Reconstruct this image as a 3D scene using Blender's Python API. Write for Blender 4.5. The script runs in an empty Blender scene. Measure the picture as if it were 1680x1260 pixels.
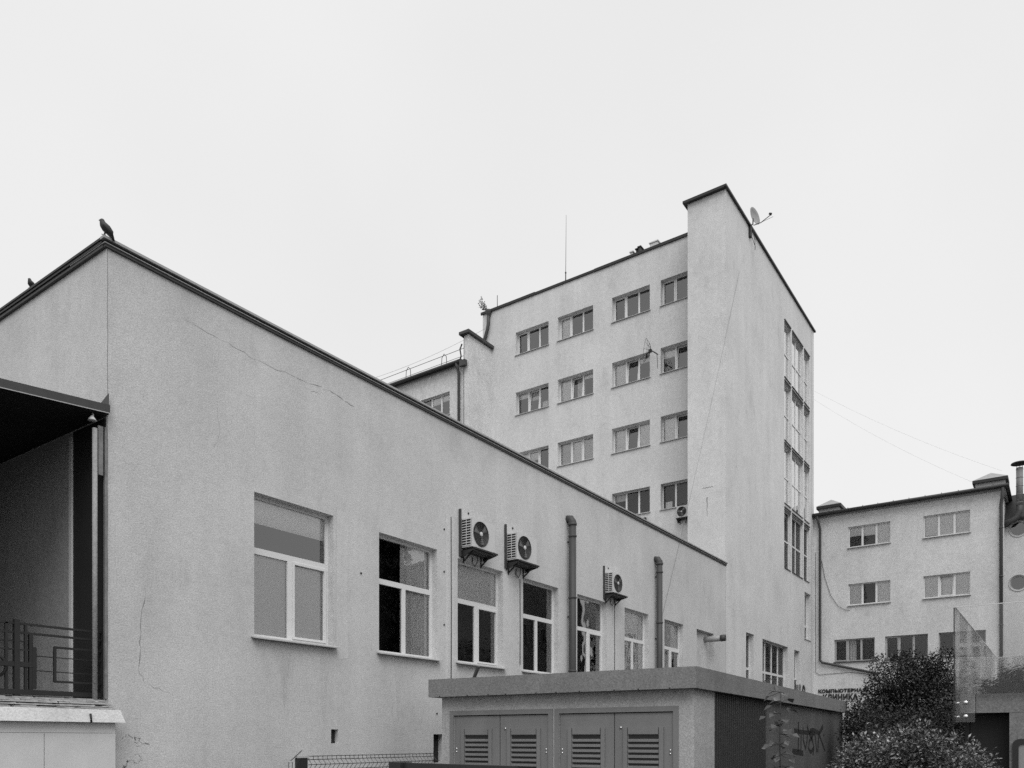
import bpy, math, random
from mathutils import Vector, Matrix

R = math.radians
rnd = random.Random(7)
scene = bpy.context.scene
col = scene.collection

# ------------------------------------------------------------------ camera, sky, sun, exposure
cd = bpy.data.cameras.new("camera")
cam = bpy.data.objects.new("camera", cd)
col.objects.link(cam)
cam.location = (-6.274, -11.953, 1.6)
cam.rotation_euler = (R(90), 0, R(35.043 - 90))
cd.sensor_width = 36
cd.lens = 27.65
cd.shift_y = 0.347
cd.clip_start = 0.1
cd.clip_end = 2000
scene.camera = cam

world = bpy.data.worlds.new("World")
scene.world = world
world.use_nodes = True
wn, wl = world.node_tree.nodes, world.node_tree.links
wn.clear()
w_out = wn.new("ShaderNodeOutputWorld")
w_bg = wn.new("ShaderNodeBackground")
w_sky = wn.new("ShaderNodeTexSky")
w_sky.sky_type = 'NISHITA'
w_sky.sun_disc = False
SUN_EL, SUN_AZ = 52, 224           # azimuth, degrees counter-clockwise from +X, of where the sun stands
w_sky.sun_elevation = R(SUN_EL)
w_sky.sun_rotation = R(90 - SUN_AZ)
w_sky.dust_density = 4
w_bw = wn.new("ShaderNodeRGBToBW")   # the photograph is black and white: the overcast has no colour
w_mix = wn.new("ShaderNodeMix")
w_mix.data_type = 'RGBA'
w_mix.inputs[0].default_value = 0.93  # cloud cover over the clear sky
w_tc = wn.new("ShaderNodeTexCoord")
w_no = wn.new("ShaderNodeTexNoise")
w_no.inputs["Scale"].default_value = 2.2
w_no.inputs["Detail"].default_value = 3
w_mr = wn.new("ShaderNodeMapRange")
w_mr.inputs[1].default_value = 0.25
w_mr.inputs[2].default_value = 0.75
w_mr.inputs[3].default_value = 8.6
w_mr.inputs[4].default_value = 9.3
wl.new(w_tc.outputs["Generated"], w_no.inputs["Vector"])
wl.new(w_no.outputs["Fac"], w_mr.inputs[0])
wl.new(w_sky.outputs["Color"], w_bw.inputs[0])
wl.new(w_bw.outputs[0], w_mix.inputs[6])
wl.new(w_mr.outputs[0], w_mix.inputs[7])
wl.new(w_mix.outputs[2], w_bg.inputs[0])
w_bg.inputs[1].default_value = 0.1
wl.new(w_bg.outputs[0], w_out.inputs[0])

sd = bpy.data.lights.new("sun", 'SUN')
sd.energy = 1.5
sd.angle = R(45)
sun = bpy.data.objects.new("sun", sd)
col.objects.link(sun)
sdir = Vector((math.cos(R(SUN_AZ)) * math.cos(R(SUN_EL)), math.sin(R(SUN_AZ)) * math.cos(R(SUN_EL)), math.sin(R(SUN_EL))))
sun.rotation_euler = sdir.to_track_quat('Z', 'Y').to_euler()

scene.view_settings.view_transform = 'Standard'
scene.view_settings.look = 'None'
scene.view_settings.exposure = 0
scene.view_settings.gamma = 1
scene.view_settings.use_curve_mapping = False
scene.cycles.use_denoising = False

# ------------------------------------------------------------------ materials
def new_mat(name):
    m = bpy.data.materials.new(name)
    m.use_nodes = True
    nt = m.node_tree
    return m, nt.nodes, nt.links, nt.nodes["Principled BSDF"]

def g(v):
    return (v, v, v, 1)

def simple(name, base, rough=.6, metal=0., var=.12, scale=6., grain=0., bump=0., spec=.5, island=0., stretch=None):
    m, n, l, b = new_mat(name)
    b.inputs["Roughness"].default_value = rough
    b.inputs["Metallic"].default_value = metal
    b.inputs["Specular IOR Level"].default_value = spec
    geo = n.new("ShaderNodeNewGeometry")
    src = geo.outputs["Position"]
    if stretch:
        mp = n.new("ShaderNodeMapping")
        mp.inputs["Scale"].default_value = stretch
        l.new(src, mp.inputs["Vector"])
        src = mp.outputs["Vector"]
    n1 = n.new("ShaderNodeTexNoise")
    n1.inputs["Scale"].default_value = scale
    n1.inputs["Detail"].default_value = 4
    l.new(src, n1.inputs["Vector"])
    val = mathn(n, l, 'MULTIPLY_ADD', n1.outputs["Fac"], 2 * var * base, base * (1 - var))
    if grain:
        n2 = n.new("ShaderNodeTexNoise")
        n2.inputs["Scale"].default_value = 55
        n2.inputs["Detail"].default_value = 1
        l.new(geo.outputs["Position"], n2.inputs["Vector"])
        gg = mathn(n, l, 'MULTIPLY_ADD', n2.outputs["Fac"], 2 * grain, 1 - grain)
        val = mathn(n, l, 'MULTIPLY', val, gg)
    if island:
        pw = mathn(n, l, 'POWER', geo.outputs["Random Per Island"], 3.)
        gi = mathn(n, l, 'MULTIPLY_ADD', pw, 3.2 * island, 1 - .8 * island)
        val = mathn(n, l, 'MULTIPLY', val, gi)
    l.new(val, b.inputs["Base Color"])
    if bump:
        n3 = n.new("ShaderNodeTexNoise")
        n3.inputs["Scale"].default_value = 25
        n3.inputs["Detail"].default_value = 3
        l.new(geo.outputs["Position"], n3.inputs["Vector"])
        bp = n.new("ShaderNodeBump")
        bp.inputs["Strength"].default_value = bump
        bp.inputs["Distance"].default_value = .01
        l.new(n3.outputs["Fac"], bp.inputs["Height"])
        l.new(bp.outputs["Normal"], b.inputs["Normal"])
    return m

def mathn(n, l, op, a, b, c=None, clamp=False):
    q = n.new("ShaderNodeMath")
    q.operation = op
    q.use_clamp = clamp
    for i, x in enumerate((a, b, c)):
        if x is None:
            continue
        if isinstance(x, (int, float)):
            q.inputs[i].default_value = x
        else:
            l.new(x, q.inputs[i])
    return q.outputs[0]

def plaster(name, base, gscale=48., grain=.2, mott=.16, streak=.1, bump=.5):
    """Roughcast render: soft blotches, rain streaks, sandy grain."""
    m, n, l, b = new_mat(name)
    b.inputs["Roughness"].default_value = .95
    b.inputs["Specular IOR Level"].default_value = .1
    geo = n.new("ShaderNodeNewGeometry")
    P = geo.outputs["Position"]
    def noise(scale, detail, vec, rough=.5):
        t = n.new("ShaderNodeTexNoise")
        t.inputs["Scale"].default_value = scale
        t.inputs["Detail"].default_value = detail
        t.inputs["Roughness"].default_value = rough
        l.new(vec, t.inputs["Vector"])
        return t.outputs["Fac"]
    mp = n.new("ShaderNodeMapping")
    mp.inputs["Scale"].default_value = (1.6, 1.6, .16)
    l.new(P, mp.inputs["Vector"])
    a1 = mathn(n, l, 'MULTIPLY_ADD', noise(.45, 5, P, .6), 2 * mott, 1 - mott)
    a2 = mathn(n, l, 'MULTIPLY_ADD', noise(1.0, 3, mp.outputs["Vector"]), 2 * streak, 1 - streak)
    gn = noise(gscale, 2, P, .7)
    a3 = mathn(n, l, 'MULTIPLY_ADD', gn, 4 * grain, 1 - 2 * grain)
    a4 = mathn(n, l, 'MULTIPLY_ADD', noise(gscale * .22, 3, P, .6), 2 * grain * .6, 1 - grain * .6)
    v = mathn(n, l, 'MULTIPLY', a1, a2)
    st = n.new("ShaderNodeMapRange")          # weather stains with soft edges
    st.interpolation_type = 'SMOOTHSTEP'
    st.inputs[1].default_value = .50
    st.inputs[2].default_value = .72
    st.inputs[3].default_value = 1.03
    st.inputs[4].default_value = .90
    mp2 = n.new("ShaderNodeMapping")
    mp2.inputs["Scale"].default_value = (.9, .9, .55)
    l.new(P, mp2.inputs["Vector"])
    l.new(noise(1.1, 6, mp2.outputs["Vector"], .68), st.inputs[0])
    v = mathn(n, l, 'MULTIPLY', v, st.outputs[0])
    v = mathn(n, l, 'MULTIPLY', v, a3)
    v = mathn(n, l, 'MULTIPLY', v, a4)
    v = mathn(n, l, 'MULTIPLY', v, base, clamp=True)
    l.new(v, b.inputs["Base Color"])
    bp = n.new("ShaderNodeBump")
    bp.inputs["Strength"].default_value = bump
    bp.inputs["Distance"].default_value = .012
    l.new(gn, bp.inputs["Height"])
    l.new(bp.outputs["Normal"], b.inputs["Normal"])
    return m

def glass_mat(name, base_refl=.10, gain=1.7, tint=.8, rough=.02, wob=.005):
    m, n, l, b = new_mat(name)
    n.remove(b)
    out = n["Material Output"]
    tr = n.new("ShaderNodeBsdfTransparent")
    tr.inputs[0].default_value = g(tint)
    gl = n.new("ShaderNodeBsdfGlossy")
    gl.inputs["Roughness"].default_value = rough
    gl.inputs["Color"].default_value = g(.95)
    fr = n.new("ShaderNodeFresnel")
    fr.inputs["IOR"].default_value = 1.5
    f = mathn(n, l, 'MULTIPLY_ADD', fr.outputs[0], gain, base_refl - .04 * gain, clamp=True)
    geo = n.new("ShaderNodeNewGeometry")
    t = n.new("ShaderNodeTexNoise")
    t.inputs["Scale"].default_value = 1.6
    t.inputs["Detail"].default_value = 1
    l.new(geo.outputs["Position"], t.inputs["Vector"])
    bp = n.new("ShaderNodeBump")
    bp.inputs["Strength"].default_value = 1
    bp.inputs["Distance"].default_value = wob
    l.new(t.outputs["Fac"], bp.inputs["Height"])
    l.new(bp.outputs["Normal"], gl.inputs["Normal"])
    mx = n.new("ShaderNodeMixShader")
    l.new(f, mx.inputs[0])
    l.new(tr.outputs[0], mx.inputs[1])
    l.new(gl.outputs[0], mx.inputs[2])
    l.new(mx.outputs[0], out.inputs["Surface"])
    return m

M = {}
M['hall'] = plaster('hall_render', .58, 42, grain=.26, mott=.22, streak=.11)
M['tower'] = plaster('tower_render', .66, 26, grain=.26, mott=.16, streak=.10)
M['wing'] = plaster('wing_render', .67, 22, grain=.30)
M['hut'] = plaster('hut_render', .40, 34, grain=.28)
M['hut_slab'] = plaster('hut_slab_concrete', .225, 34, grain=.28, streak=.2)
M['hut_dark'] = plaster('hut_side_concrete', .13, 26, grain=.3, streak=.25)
M['porch_fascia'] = plaster('porch_fascia_render', .66, 40, grain=.2, streak=.2)
M['panel'] = simple('white_cladding_panel', .66, .7, var=.12, scale=3, grain=.1)
M['rough'] = simple('crumbling_mortar', .32, .95, var=.6, scale=9, grain=.3, bump=1)
M['frame'] = simple('window_frame_white', .74, .45, var=.06, grain=.05)
M['frame_old'] = simple('window_frame_weathered', .42, .7, var=.25, scale=14, grain=.1)
M['sill'] = simple('zinc_sill', .50, .5, metal=.0, var=.15, grain=.08)
M['glass'] = glass_mat('window_glass', .15, 2.3, .95)
M['thin_glass'] = glass_mat('thin_glass', .06, 1.2, .97)
M['dull_glass'] = glass_mat('dull_window_glass', .07, .5, .8, .15)  # weaker, blurred reflection so these panes look dark
M['glass_clear'] = glass_mat('balustrade_glass', .03, .7, .985, .01, .001)
M['blind'] = simple('roller_blind', .80, .9, var=.05, scale=2)
M['grey_blind'] = simple('grey_blind', .60, .9, var=.06, scale=2)
M['curtain'] = simple('curtain_cloth', .66, .9, var=.1, scale=3)
M['room'] = simple('dim_room', .03, .9, var=.3, scale=2)
M['dark'] = simple('dark_metal', .022, .55, var=.3, scale=8, grain=.1)
M['black'] = simple('black_paint', .018, .6, var=.3)
M['gutter'] = simple('gutter_metal', .05, .55, var=.3, scale=7, grain=.12)
M['zinc'] = simple('galvanised_sheet', .36, .55, metal=.0, var=.25, scale=5, grain=.1)
M['pale_edge'] = simple('pale_drip_edge', .45, .6, var=.3, scale=7, grain=.1)
M['pipe'] = simple('pipe_metal', .06, .6, metal=.0, var=.35, scale=4, grain=.12, stretch=(1, 1, .3))
M['flue'] = simple('ribbed_flue_metal', .20, .5, var=.4, scale=5, grain=.15)
M['brick'] = simple('dark_brick', .11, .9, var=.4, scale=3, grain=.3)
M['steel'] = simple('bright_steel', .75, .25, metal=.9, var=.05)
M['ac'] = simple('appliance_white', .62, .45, var=.06, grain=.06)
M['ac_dark'] = simple('fan_grille_dark', .045, .55, var=.2)
M['blade'] = simple('fan_blade_grey', .16, .5, var=.1)
M['door'] = simple('door_grey_paint', .21, .55, var=.22, scale=2.2, grain=.14, stretch=(1.4, 1.4, .5))
M['roof'] = simple('roof_felt', .12, .9, var=.3, scale=1, grain=.2)
M['soffit'] = simple('painted_shade_dark', .02, .85, var=.3, scale=2)  # near-black so porch and terrace recess look shaded; shade put into colour
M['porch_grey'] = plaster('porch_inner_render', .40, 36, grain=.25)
M['crack'] = simple('crack_line', .24, .95, var=.5, scale=20)  # flat grey of the hairline cracks
M['patch'] = simple('bare_patch', .22, .95, var=.4, scale=12, grain=.3)
M['letter'] = simple('sign_letter_black', .02, .5)
M['spray'] = simple('spray_paint_black', .025, .7, var=.4, scale=8)
M['wire'] = simple('black_cable', .05, .6)
M['asphalt'] = simple('asphalt', .05, .95, var=.3, scale=3, grain=.3)
M['leaf_dark'] = simple('leaf_dark', .04, .6, var=.5, scale=1.2, island=.7)
M['leaf_mid'] = simple('leaf_mid', .16, .34, var=.5, scale=2.5, island=.9)
M['leaf_pale'] = simple('leaf_pale', .085, .45, var=.3, scale=2, island=.5)
M['bark'] = simple('bark', .05, .95, var=.4, scale=12, bump=.6)
M['feather'] = simple('feather_dark', .045, .7, var=.5, scale=40)
M['terrace'] = plaster('terrace_concrete', .22, 36, grain=.28)
M['board'] = simple('board_grey', .30, .6, var=.08, grain=.1)
M['chimney'] = plaster('chimney_render', .34, 30)

# ------------------------------------------------------------------ mesh builder
class MB:
    def __init__(self):
        self.v, self.f, self.s = [], [], []

    def quad(self, *p, smooth=False):
        i = len(self.v)
        self.v += [tuple(x) for x in p]
        self.f.append(tuple(range(i, i + len(p))))
        self.s.append(smooth)
        return self

    def box(self, x0, x1, y0, y1, z0, z1):
        if x0 > x1: x0, x1 = x1, x0
        if y0 > y1: y0, y1 = y1, y0
        if z0 > z1: z0, z1 = z1, z0
        return self.hexa([(x0, y0, z0), (x1, y0, z0), (x1, y1, z0), (x0, y1, z0),
                          (x0, y0, z1), (x1, y0, z1), (x1, y1, z1), (x0, y1, z1)])

    def hexa(self, p):
        i = len(self.v)
        self.v += [tuple(q) for q in p]
        for f in ((3, 2, 1, 0), (4, 5, 6, 7), (0, 1, 5, 4), (1, 2, 6, 5), (2, 3, 7, 6), (3, 0, 4, 7)):
            self.f.append(tuple(i + k for k in f))
            self.s.append(False)
        return self

    def bar(self, a, b, w, h=None):
        """Square bar from a to b."""
        a, b = Vector(a), Vector(b)
        h = h or w
        d = (b - a).normalized()
        up = Vector((0, 0, 1)) if abs(d.z) < .95 else Vector((1, 0, 0))
        s = d.cross(up).normalized() * (w / 2)
        t = s.cross(d).normalized() * (h / 2)
        return self.hexa([a - s - t, a + s - t, b + s - t, b - s - t, a - s + t, a + s + t, b + s + t, b - s + t])

    def tube(self, pts, r, n=8, cap=True):
        pts = [Vector(p) for p in pts]
        rr = r if isinstance(r, (list, tuple)) else [r] * len(pts)
        i0 = len(self.v)
        prev = None
        for k, p in enumerate(pts):
            d = (pts[min(k + 1, len(pts) - 1)] - pts[max(k - 1, 0)]).normalized()
            if prev is None:
                up = Vector((0, 0, 1)) if abs(d.z) < .9 else Vector((1, 0, 0))
                a = d.cross(up).normalized()
            else:
                a = (prev - d * prev.dot(d)).normalized()
            prev = a
            b = d.cross(a)
            for j in range(n):
                t = 2 * math.pi * j / n
                self.v.append(tuple(p + (a * math.cos(t) + b * math.sin(t)) * rr[k]))
        for k in range(len(pts) - 1):
            for j in range(n):
                q = i0 + k * n
                self.f.append((q + j, q + (j + 1) % n, q + n + (j + 1) % n, q + n + j))
                self.s.append(n > 5)
        if cap:
            self.f.append(tuple(i0 + j for j in range(n - 1, -1, -1)))
            e = i0 + (len(pts) - 1) * n
            self.f.append(tuple(e + j for j in range(n)))
            self.s += [False, False]
        return self

    def lathe(self, prof, axis, origin, n=24):
        """Profile of (radius, height) turned about axis through origin."""
        ax = Vector(axis).normalized()
        o = Vector(origin)
        up = Vector((0, 0, 1)) if abs(ax.z) < .9 else Vector((1, 0, 0))
        a = ax.cross(up).normalized()
        b = ax.cross(a)
        i0 = len(self.v)
        for r, h in prof:
            for j in range(n):
                t = 2 * math.pi * j / n
                self.v.append(tuple(o + ax * h + (a * math.cos(t) + b * math.sin(t)) * max(r, .0005)))
        for k in range(len(prof) - 1):
            q = i0 + k * n
            for j in range(n):
                self.f.append((q + j, q + (j + 1) % n, q + n + (j + 1) % n, q + n + j))
                self.s.append(True)
        return self

    def loft(self, rings, n=12):
        """Rings of (centre, radius across, radius along): a closed body."""
        i0 = len(self.v)
        for c, rx, ry in rings:
            for j in range(n):
                t = 2 * math.pi * j / n
                self.v.append((c[0] + rx * math.cos(t), c[1] + ry * math.sin(t), c[2]))
        for k in range(len(rings) - 1):
            q = i0 + k * n
            for j in range(n):
                self.f.append((q + j, q + (j + 1) % n, q + n + (j + 1) % n, q + n + j))
                self.s.append(True)
        self.f.append(tuple(i0 + j for j in range(n - 1, -1, -1)))
        e = i0 + (len(rings) - 1) * n
        self.f.append(tuple(e + j for j in range(n)))
        self.s += [True, True]
        return self

    def ribbon(self, pts, w, nrm):
        """Flat stroke along pts on a face with normal nrm."""
        nrm = Vector(nrm).normalized()
        pts = [Vector(p) for p in pts]
        L = []
        for k, p in enumerate(pts):
            d = (pts[min(k + 1, len(pts) - 1)] - pts[max(k - 1, 0)]).normalized()
            s = d.cross(nrm).normalized()
            ww = (w[k] if isinstance(w, (list, tuple)) else w) / 2
            L.append((p - s * ww, p + s * ww))
        for (a, b), (c, d) in zip(L, L[1:]):
            self.quad(a, c, d, b)
        return self

    def mesh(self, name, mat):
        me = bpy.data.meshes.new(name)
        me.from_pydata(self.v, [], self.f)
        me.polygons.foreach_set('use_smooth', self.s)
        if mat:
            me.materials.append(mat)
        me.update()
        return me

    def build(self, name, mat, parent=None, loc=(0, 0, 0), rot=0.):
        return put(self.mesh(name, M[mat] if isinstance(mat, str) else mat), name, parent, loc, rot)


def put(me, name, parent=None, loc=(0, 0, 0), rot=0.):
    o = bpy.data.objects.new(name, me)
    col.objects.link(o)
    o.location = loc
    o.rotation_euler = (0, 0, rot)
    if parent is not None:
        o.parent = parent
    return o


def tag(o, label, cat, group=None):
    o['label'] = label
    o['category'] = cat
    if group:
        o['group'] = group
    return o


def thing(name, label, cat, loc=(0, 0, 0), rot=0., group=None):
    return tag(put(None, name, None, loc, rot), label, cat, group)


def copy_tree(o, parent=None):
    c = o.copy()
    col.objects.link(c)
    if parent is not None:
        c.parent = parent
    for ch in list(o.children):
        copy_tree(ch, c)
    return c


def structure(o):
    o['kind'] = 'structure'
    return o


LEFT = R(-90)      # turns a wall built along +x (outside towards -y) into one facing -x

def wall_mb(L, z0, z1, ops, d=.24, x0=0.):
    """A wall face along x from x0 to L with openings (x0, x1, z0, z1) and their reveals."""
    mb = MB()
    xs = sorted({x0, L} | {round(o[k], 4) for o in ops for k in (0, 1)})
    zs = sorted({z0, z1} | {round(o[k], 4) for o in ops for k in (2, 3)})
    for a, b in zip(xs, xs[1:]):
        run = None
        for c, e in zip(zs, zs[1:]):
            hole = any(o[0] - 1e-3 < (a + b) / 2 < o[1] + 1e-3 and o[2] < (c + e) / 2 < o[3] for o in ops)
            if hole:
                if run: mb.quad((a, 0, run[0]), (b, 0, run[0]), (b, 0, run[1]), (a, 0, run[1])); run = None
            else:
                run = (run[0], e) if run else (c, e)
        if run: mb.quad((a, 0, run[0]), (b, 0, run[0]), (b, 0, run[1]), (a, 0, run[1]))
    for o in ops:
        a, b, c, e = o[:4]
        dd = o[4] if len(o) > 4 else d
        mb.quad((a, 0, c), (a, 0, e), (a, dd, e), (a, dd, c))
        mb.quad((b, 0, c), (b, dd, c), (b, dd, e), (b, 0, e))
        mb.quad((a, 0, e), (b, 0, e), (b, dd, e), (a, dd, e))
        mb.quad((a, 0, c), (a, dd, c), (b, dd, c), (b, 0, c))
    return mb


_cache = {}
def cached(key, fn):
    if key not in _cache:
        _cache[key] = fn()
    return _cache[key]


def cellframe(mb, x0, x1, z0, z1, w, y0, y1, tilt=0.):
    """Four bars round a cell."""
    T = lambda p: (p[0], p[1] + tilt * (p[2] - z0), p[2])
    for (a, b, c, d) in ((x0, x0 + w, z0, z1), (x1 - w, x1, z0, z1), (x0 + w, x1 - w, z0, z0 + w), (x0 + w, x1 - w, z1 - w, z1)):
        mb.hexa([T(p) for p in ((a, y0, c), (b, y0, c), (b, y1, c), (a, y1, c), (a, y0, d), (b, y0, d), (b, y1, d), (a, y1, d))])


def window(parent, loc, rot, W, H, cells, depth=.16, fw=.05, fm='frame', sill=.09, sill_mat='sill', sill_over=.04, room=.8, gm_='glass'):
    """cells: (x0, x1, z0, z1, fill, kind) in metres; kind '' fixed light, 's' opening sash, 't' sash tilted inwards.
    Opening at the wall face: x 0..W, z 0..H, y into the wall."""
    mb = MB()
    for (a, b, c, d, fill, kind) in cells:
        cellframe(mb, a, b, c, d, fw / 2 + (.008 if kind == '' else 0), depth, depth + .07)
    cellframe(mb, 0, W, 0, H, .022, depth - .012, depth - .001)
    fr = mb.build('window', fm, parent, loc, rot)
    for (a, b, c, d, fill, kind) in cells:
        e = fw / 2 + .008
        y = depth + .03
        tilt = 0.
        if kind:
            tilt = .11 if kind == 't' else 0.
            s = MB()
            cellframe(s, a + fw / 2 + .004, b - fw / 2 - .004, c + fw / 2 + .004, d - fw / 2 - .004, .045, depth - .02, depth + .04, tilt)
            s.build('sash', fm, fr)
            e += .045
        p = MB()
        z0, z1 = c + e, d - e
        p.quad((a + e, y, z0), (b - e, y, z0), (b - e, y + tilt * (d - c), z1), (a + e, y + tilt * (d - c), z1))
        p.build('pane', gm_, fr)
        yb = depth + .075 + (.14 if kind == 't' else 0)
        if fill and fill != 'dark':
            mat = {'b': 'blind', 'g': 'grey_blind', 'h': 'blind', 'G': 'grey_blind', 'c': 'curtain', 'p': 'blind', 'l': 'blind', 'k': 'curtain'}[fill[0]]
            frac = float(fill[1:]) if len(fill) > 1 else 1.
            q = MB()
            if fill[0] in 'bgh G'.replace(' ', ''):       # hangs from the top
                q.box(a + .02, b - .02, yb, yb + .012, d - .02 - frac * (d - c - .04), d - .02)
                nm = 'blind'
            elif fill[0] == 'p':                           # paper leaning on the sill
                q.box(a + .12, a + .12 + (b - a) * .5, yb, yb + .01, c + .03, c + .03 + frac * (d - c))
                nm = 'paper'
            else:                                          # folded curtain at the right or the left
                n = 14
                if fill[0] == 'k': xa, xb = a + .02, a + frac * (b - a)
                else: xa, xb = b - frac * (b - a), b - .02
                for i in range(n):
                    t0, t1 = i / n, (i + 1) / n
                    f0, f1 = .03 * math.sin(t0 * 19), .03 * math.sin(t1 * 19)
                    q.quad((xa + (xb - xa) * t0, yb + .04 + f0, c + .02), (xa + (xb - xa) * t1, yb + .04 + f1, c + .02),
                           (xa + (xb - xa) * t1, yb + .04 + f1, d - .02), (xa + (xb - xa) * t0, yb + .04 + f0, d - .02), smooth=True)
                nm = 'curtain'
            q.build(nm, mat, fr)
    def rm():
        r = MB()
        y0, y1 = depth + .075, depth + room
        r.quad((0, y1, 0), (W, y1, 0), (W, y1, H), (0, y1, H))
        r.quad((0, y0, 0), (0, y1, 0), (0, y1, H), (0, y0, H))
        r.quad((W, y0, 0), (W, y0, H), (W, y1, H), (W, y1, 0))
        r.quad((0, y0, H), (0, y1, H), (W, y1, H), (W, y0, H))
        r.quad((0, y0, 0), (W, y0, 0), (W, y1, 0), (0, y1, 0))
        return r.mesh('room_interior', M['room'])
    put(cached(('room', W, H, depth, room), rm), 'room_interior', fr)
    if sill:
        def sl():
            s = MB()
            o = sill_over
            zt, zf = .012, -.035
            s.hexa([(-o, -sill, zf - .022), (W + o, -sill, zf - .022), (W + o, -.001, -.03), (-o, -.001, -.03),
                    (-o, -sill, zf), (W + o, -sill, zf), (W + o, -.001, .0), (-o, -.001, .0)])
            s.hexa([(0.002, 0, -.02), (W - .002, 0, -.02), (W - .002, depth - .002, -.02), (0.002, depth - .002, -.02),
                    (0.002, 0, .003), (W - .002, 0, .003), (W - .002, depth - .002, zt), (0.002, depth - .002, zt)])
            return s.mesh('sill', M[sill_mat])
        put(cached(('sill', W, sill, depth, sill_mat, sill_over), sl), 'sill', fr)
    return fr


def cross_light(W, H, fills, tz=.62, mid=.5, right='s'):
    """Wide transom over two lights."""
    z, x = H * tz, W * mid
    return [(0, W, z, H, fills[0], ''), (0, x, 0, z, fills[1], ''), (x, W, 0, z, fills[2], right)]


def three_light(W, H, fills):
    out = []
    for i, fk in enumerate(fills):
        fill, kind = fk if isinstance(fk, tuple) else (fk, '')
        out.append((W * i / len(fills), W * (i + 1) / len(fills), 0, H, fill, kind))
    return out

# ------------------------------------------------------------------ ground
gm = MB()
gm.quad((-400, -400, 0), (400, -400, 0), (400, 400, 0), (-400, 400, 0))
structure(gm.build('ground', 'asphalt'))

# ------------------------------------------------------------------ the long hall
UC, UE = 26.81, 41.47          # start and end of the tower along the long wall
hall = thing('hall_building', 'long low rendered hall with tall cross windows and a dark eave', 'building')
HW = [(2.67, 4.55, 3.47, 6.07), (5.83, 7.73, 3.47, 6.02), (8.49, 10.36, 3.47, 5.97), (11.29, 13.10, 3.46, 5.97),
      (14.18, 16.03, 3.46, 5.97), (17.29, 19.13, 3.46, 5.99), (20.48, 22.22, 3.46, 6.0), (23.57, 25.43, 3.46, 6.0)]
NICHES = [(4.49, 4.68, 1.52, 1.80, .12), (7.60, 7.98, 1.05, 1.72, .2)]
wall_mb(UC, 0, 9.1, [o + (.25,) for o in HW] + NICHES).build('wall', 'hall', hall)
wall_mb(14, 0, 9.1, []).build('wall', 'hall', hall, (0, 14, 0), LEFT)
for q in ((4.46, 4.71, .1, .12, 1.5, 1.82), (7.58, 8.0, .18, .2, 1.03, 1.74)):
    MB().box(*q).build('niche_back', 'black', hall)
hr = MB()
hr.box(.1, UC - .02, .1, 14, 9.10, 9.18)
hr.box(.0, UC, 13.98, 14.0, 0, 9.1)
hr.build('roof', 'roof', hall)
fills = [('b.48', 'g', 'g'), ('l.5', 'dark', 'l.82'), ('b.97', 'dark', 'dark'), ('dark', 'dark', 'dark'), ('dark', 'dark', 'dark'),  # curtains of the second window stand for a pale reflection
         ('b', 'b', 'b'), ('l.3', 'dark', 'dark')]
for i, (a, b, c, d) in enumerate(HW[:7]):
    W, H = b - a, d - c
    window(hall, (a, 0, c), 0, W, H, cross_light(W, H, fills[i], .61, .5, '' if i in (1, 3, 5) else 's'), depth=.17, fw=.10, sill=.13, sill_over=.07)
# the eighth opening is walled up above a small window
a, b, c, d = HW[7]
iw = wall_mb(b - a, 0, d - c, [(.02, 1.2, .3, 1.05)], .1)
iw.build('infill', 'hall', hall, (a, .2, c))
window(hall, (a + .02, .2, c + .3), 0, 1.18, .75, [(0, .42, 0, .75, 'dark', ''), (.42, 1.18, 0, .75, 'g', 's')], depth=.03, fw=.06, sill=0)

def eave(parent, name, x0, x1, mats):
    """Stack of profile strips running along x, projecting towards -y from y = 0."""
    for nm, mat, out, z0, z1, xa, xb in mats:
        e = MB()
        e.box(xa if xa is not None else x0, xb if xb is not None else x1, -out, .02, z0, z1)
        yield nm, mat, e

# along the long wall
for nm, mat, e in eave(hall, 'e', -.2, UC, [
        ('cornice', 'gutter', .04, 9.095, 9.135, -.04, UC + .05), ('drip_edge', 'pale_edge', .062, 9.137, 9.146, -.062, UC + .05),
        ('fascia', 'dark', .045, 9.148, 9.185, -.045, UC + .06), ('roof_edge', 'zinc', .09, 9.187, 9.226, -.09, UC + .08)]):
    e.build(nm, mat, hall)
# along the left face, where dark metal paints in the roof edge's shade
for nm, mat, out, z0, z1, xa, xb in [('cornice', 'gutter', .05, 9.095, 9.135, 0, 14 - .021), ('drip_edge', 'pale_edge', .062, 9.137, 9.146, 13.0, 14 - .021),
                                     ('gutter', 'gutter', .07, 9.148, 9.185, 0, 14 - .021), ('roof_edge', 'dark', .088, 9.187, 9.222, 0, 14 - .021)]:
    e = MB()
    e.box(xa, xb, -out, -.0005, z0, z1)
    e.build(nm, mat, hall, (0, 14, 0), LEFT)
co = MB()
co.ribbon([(.012 + .004 * math.sin(k * 3), -.003, .1 + k * .45) for k in range(21)], .007, (0, -1, 0))
co.build('crack', 'crack', hall)

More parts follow.
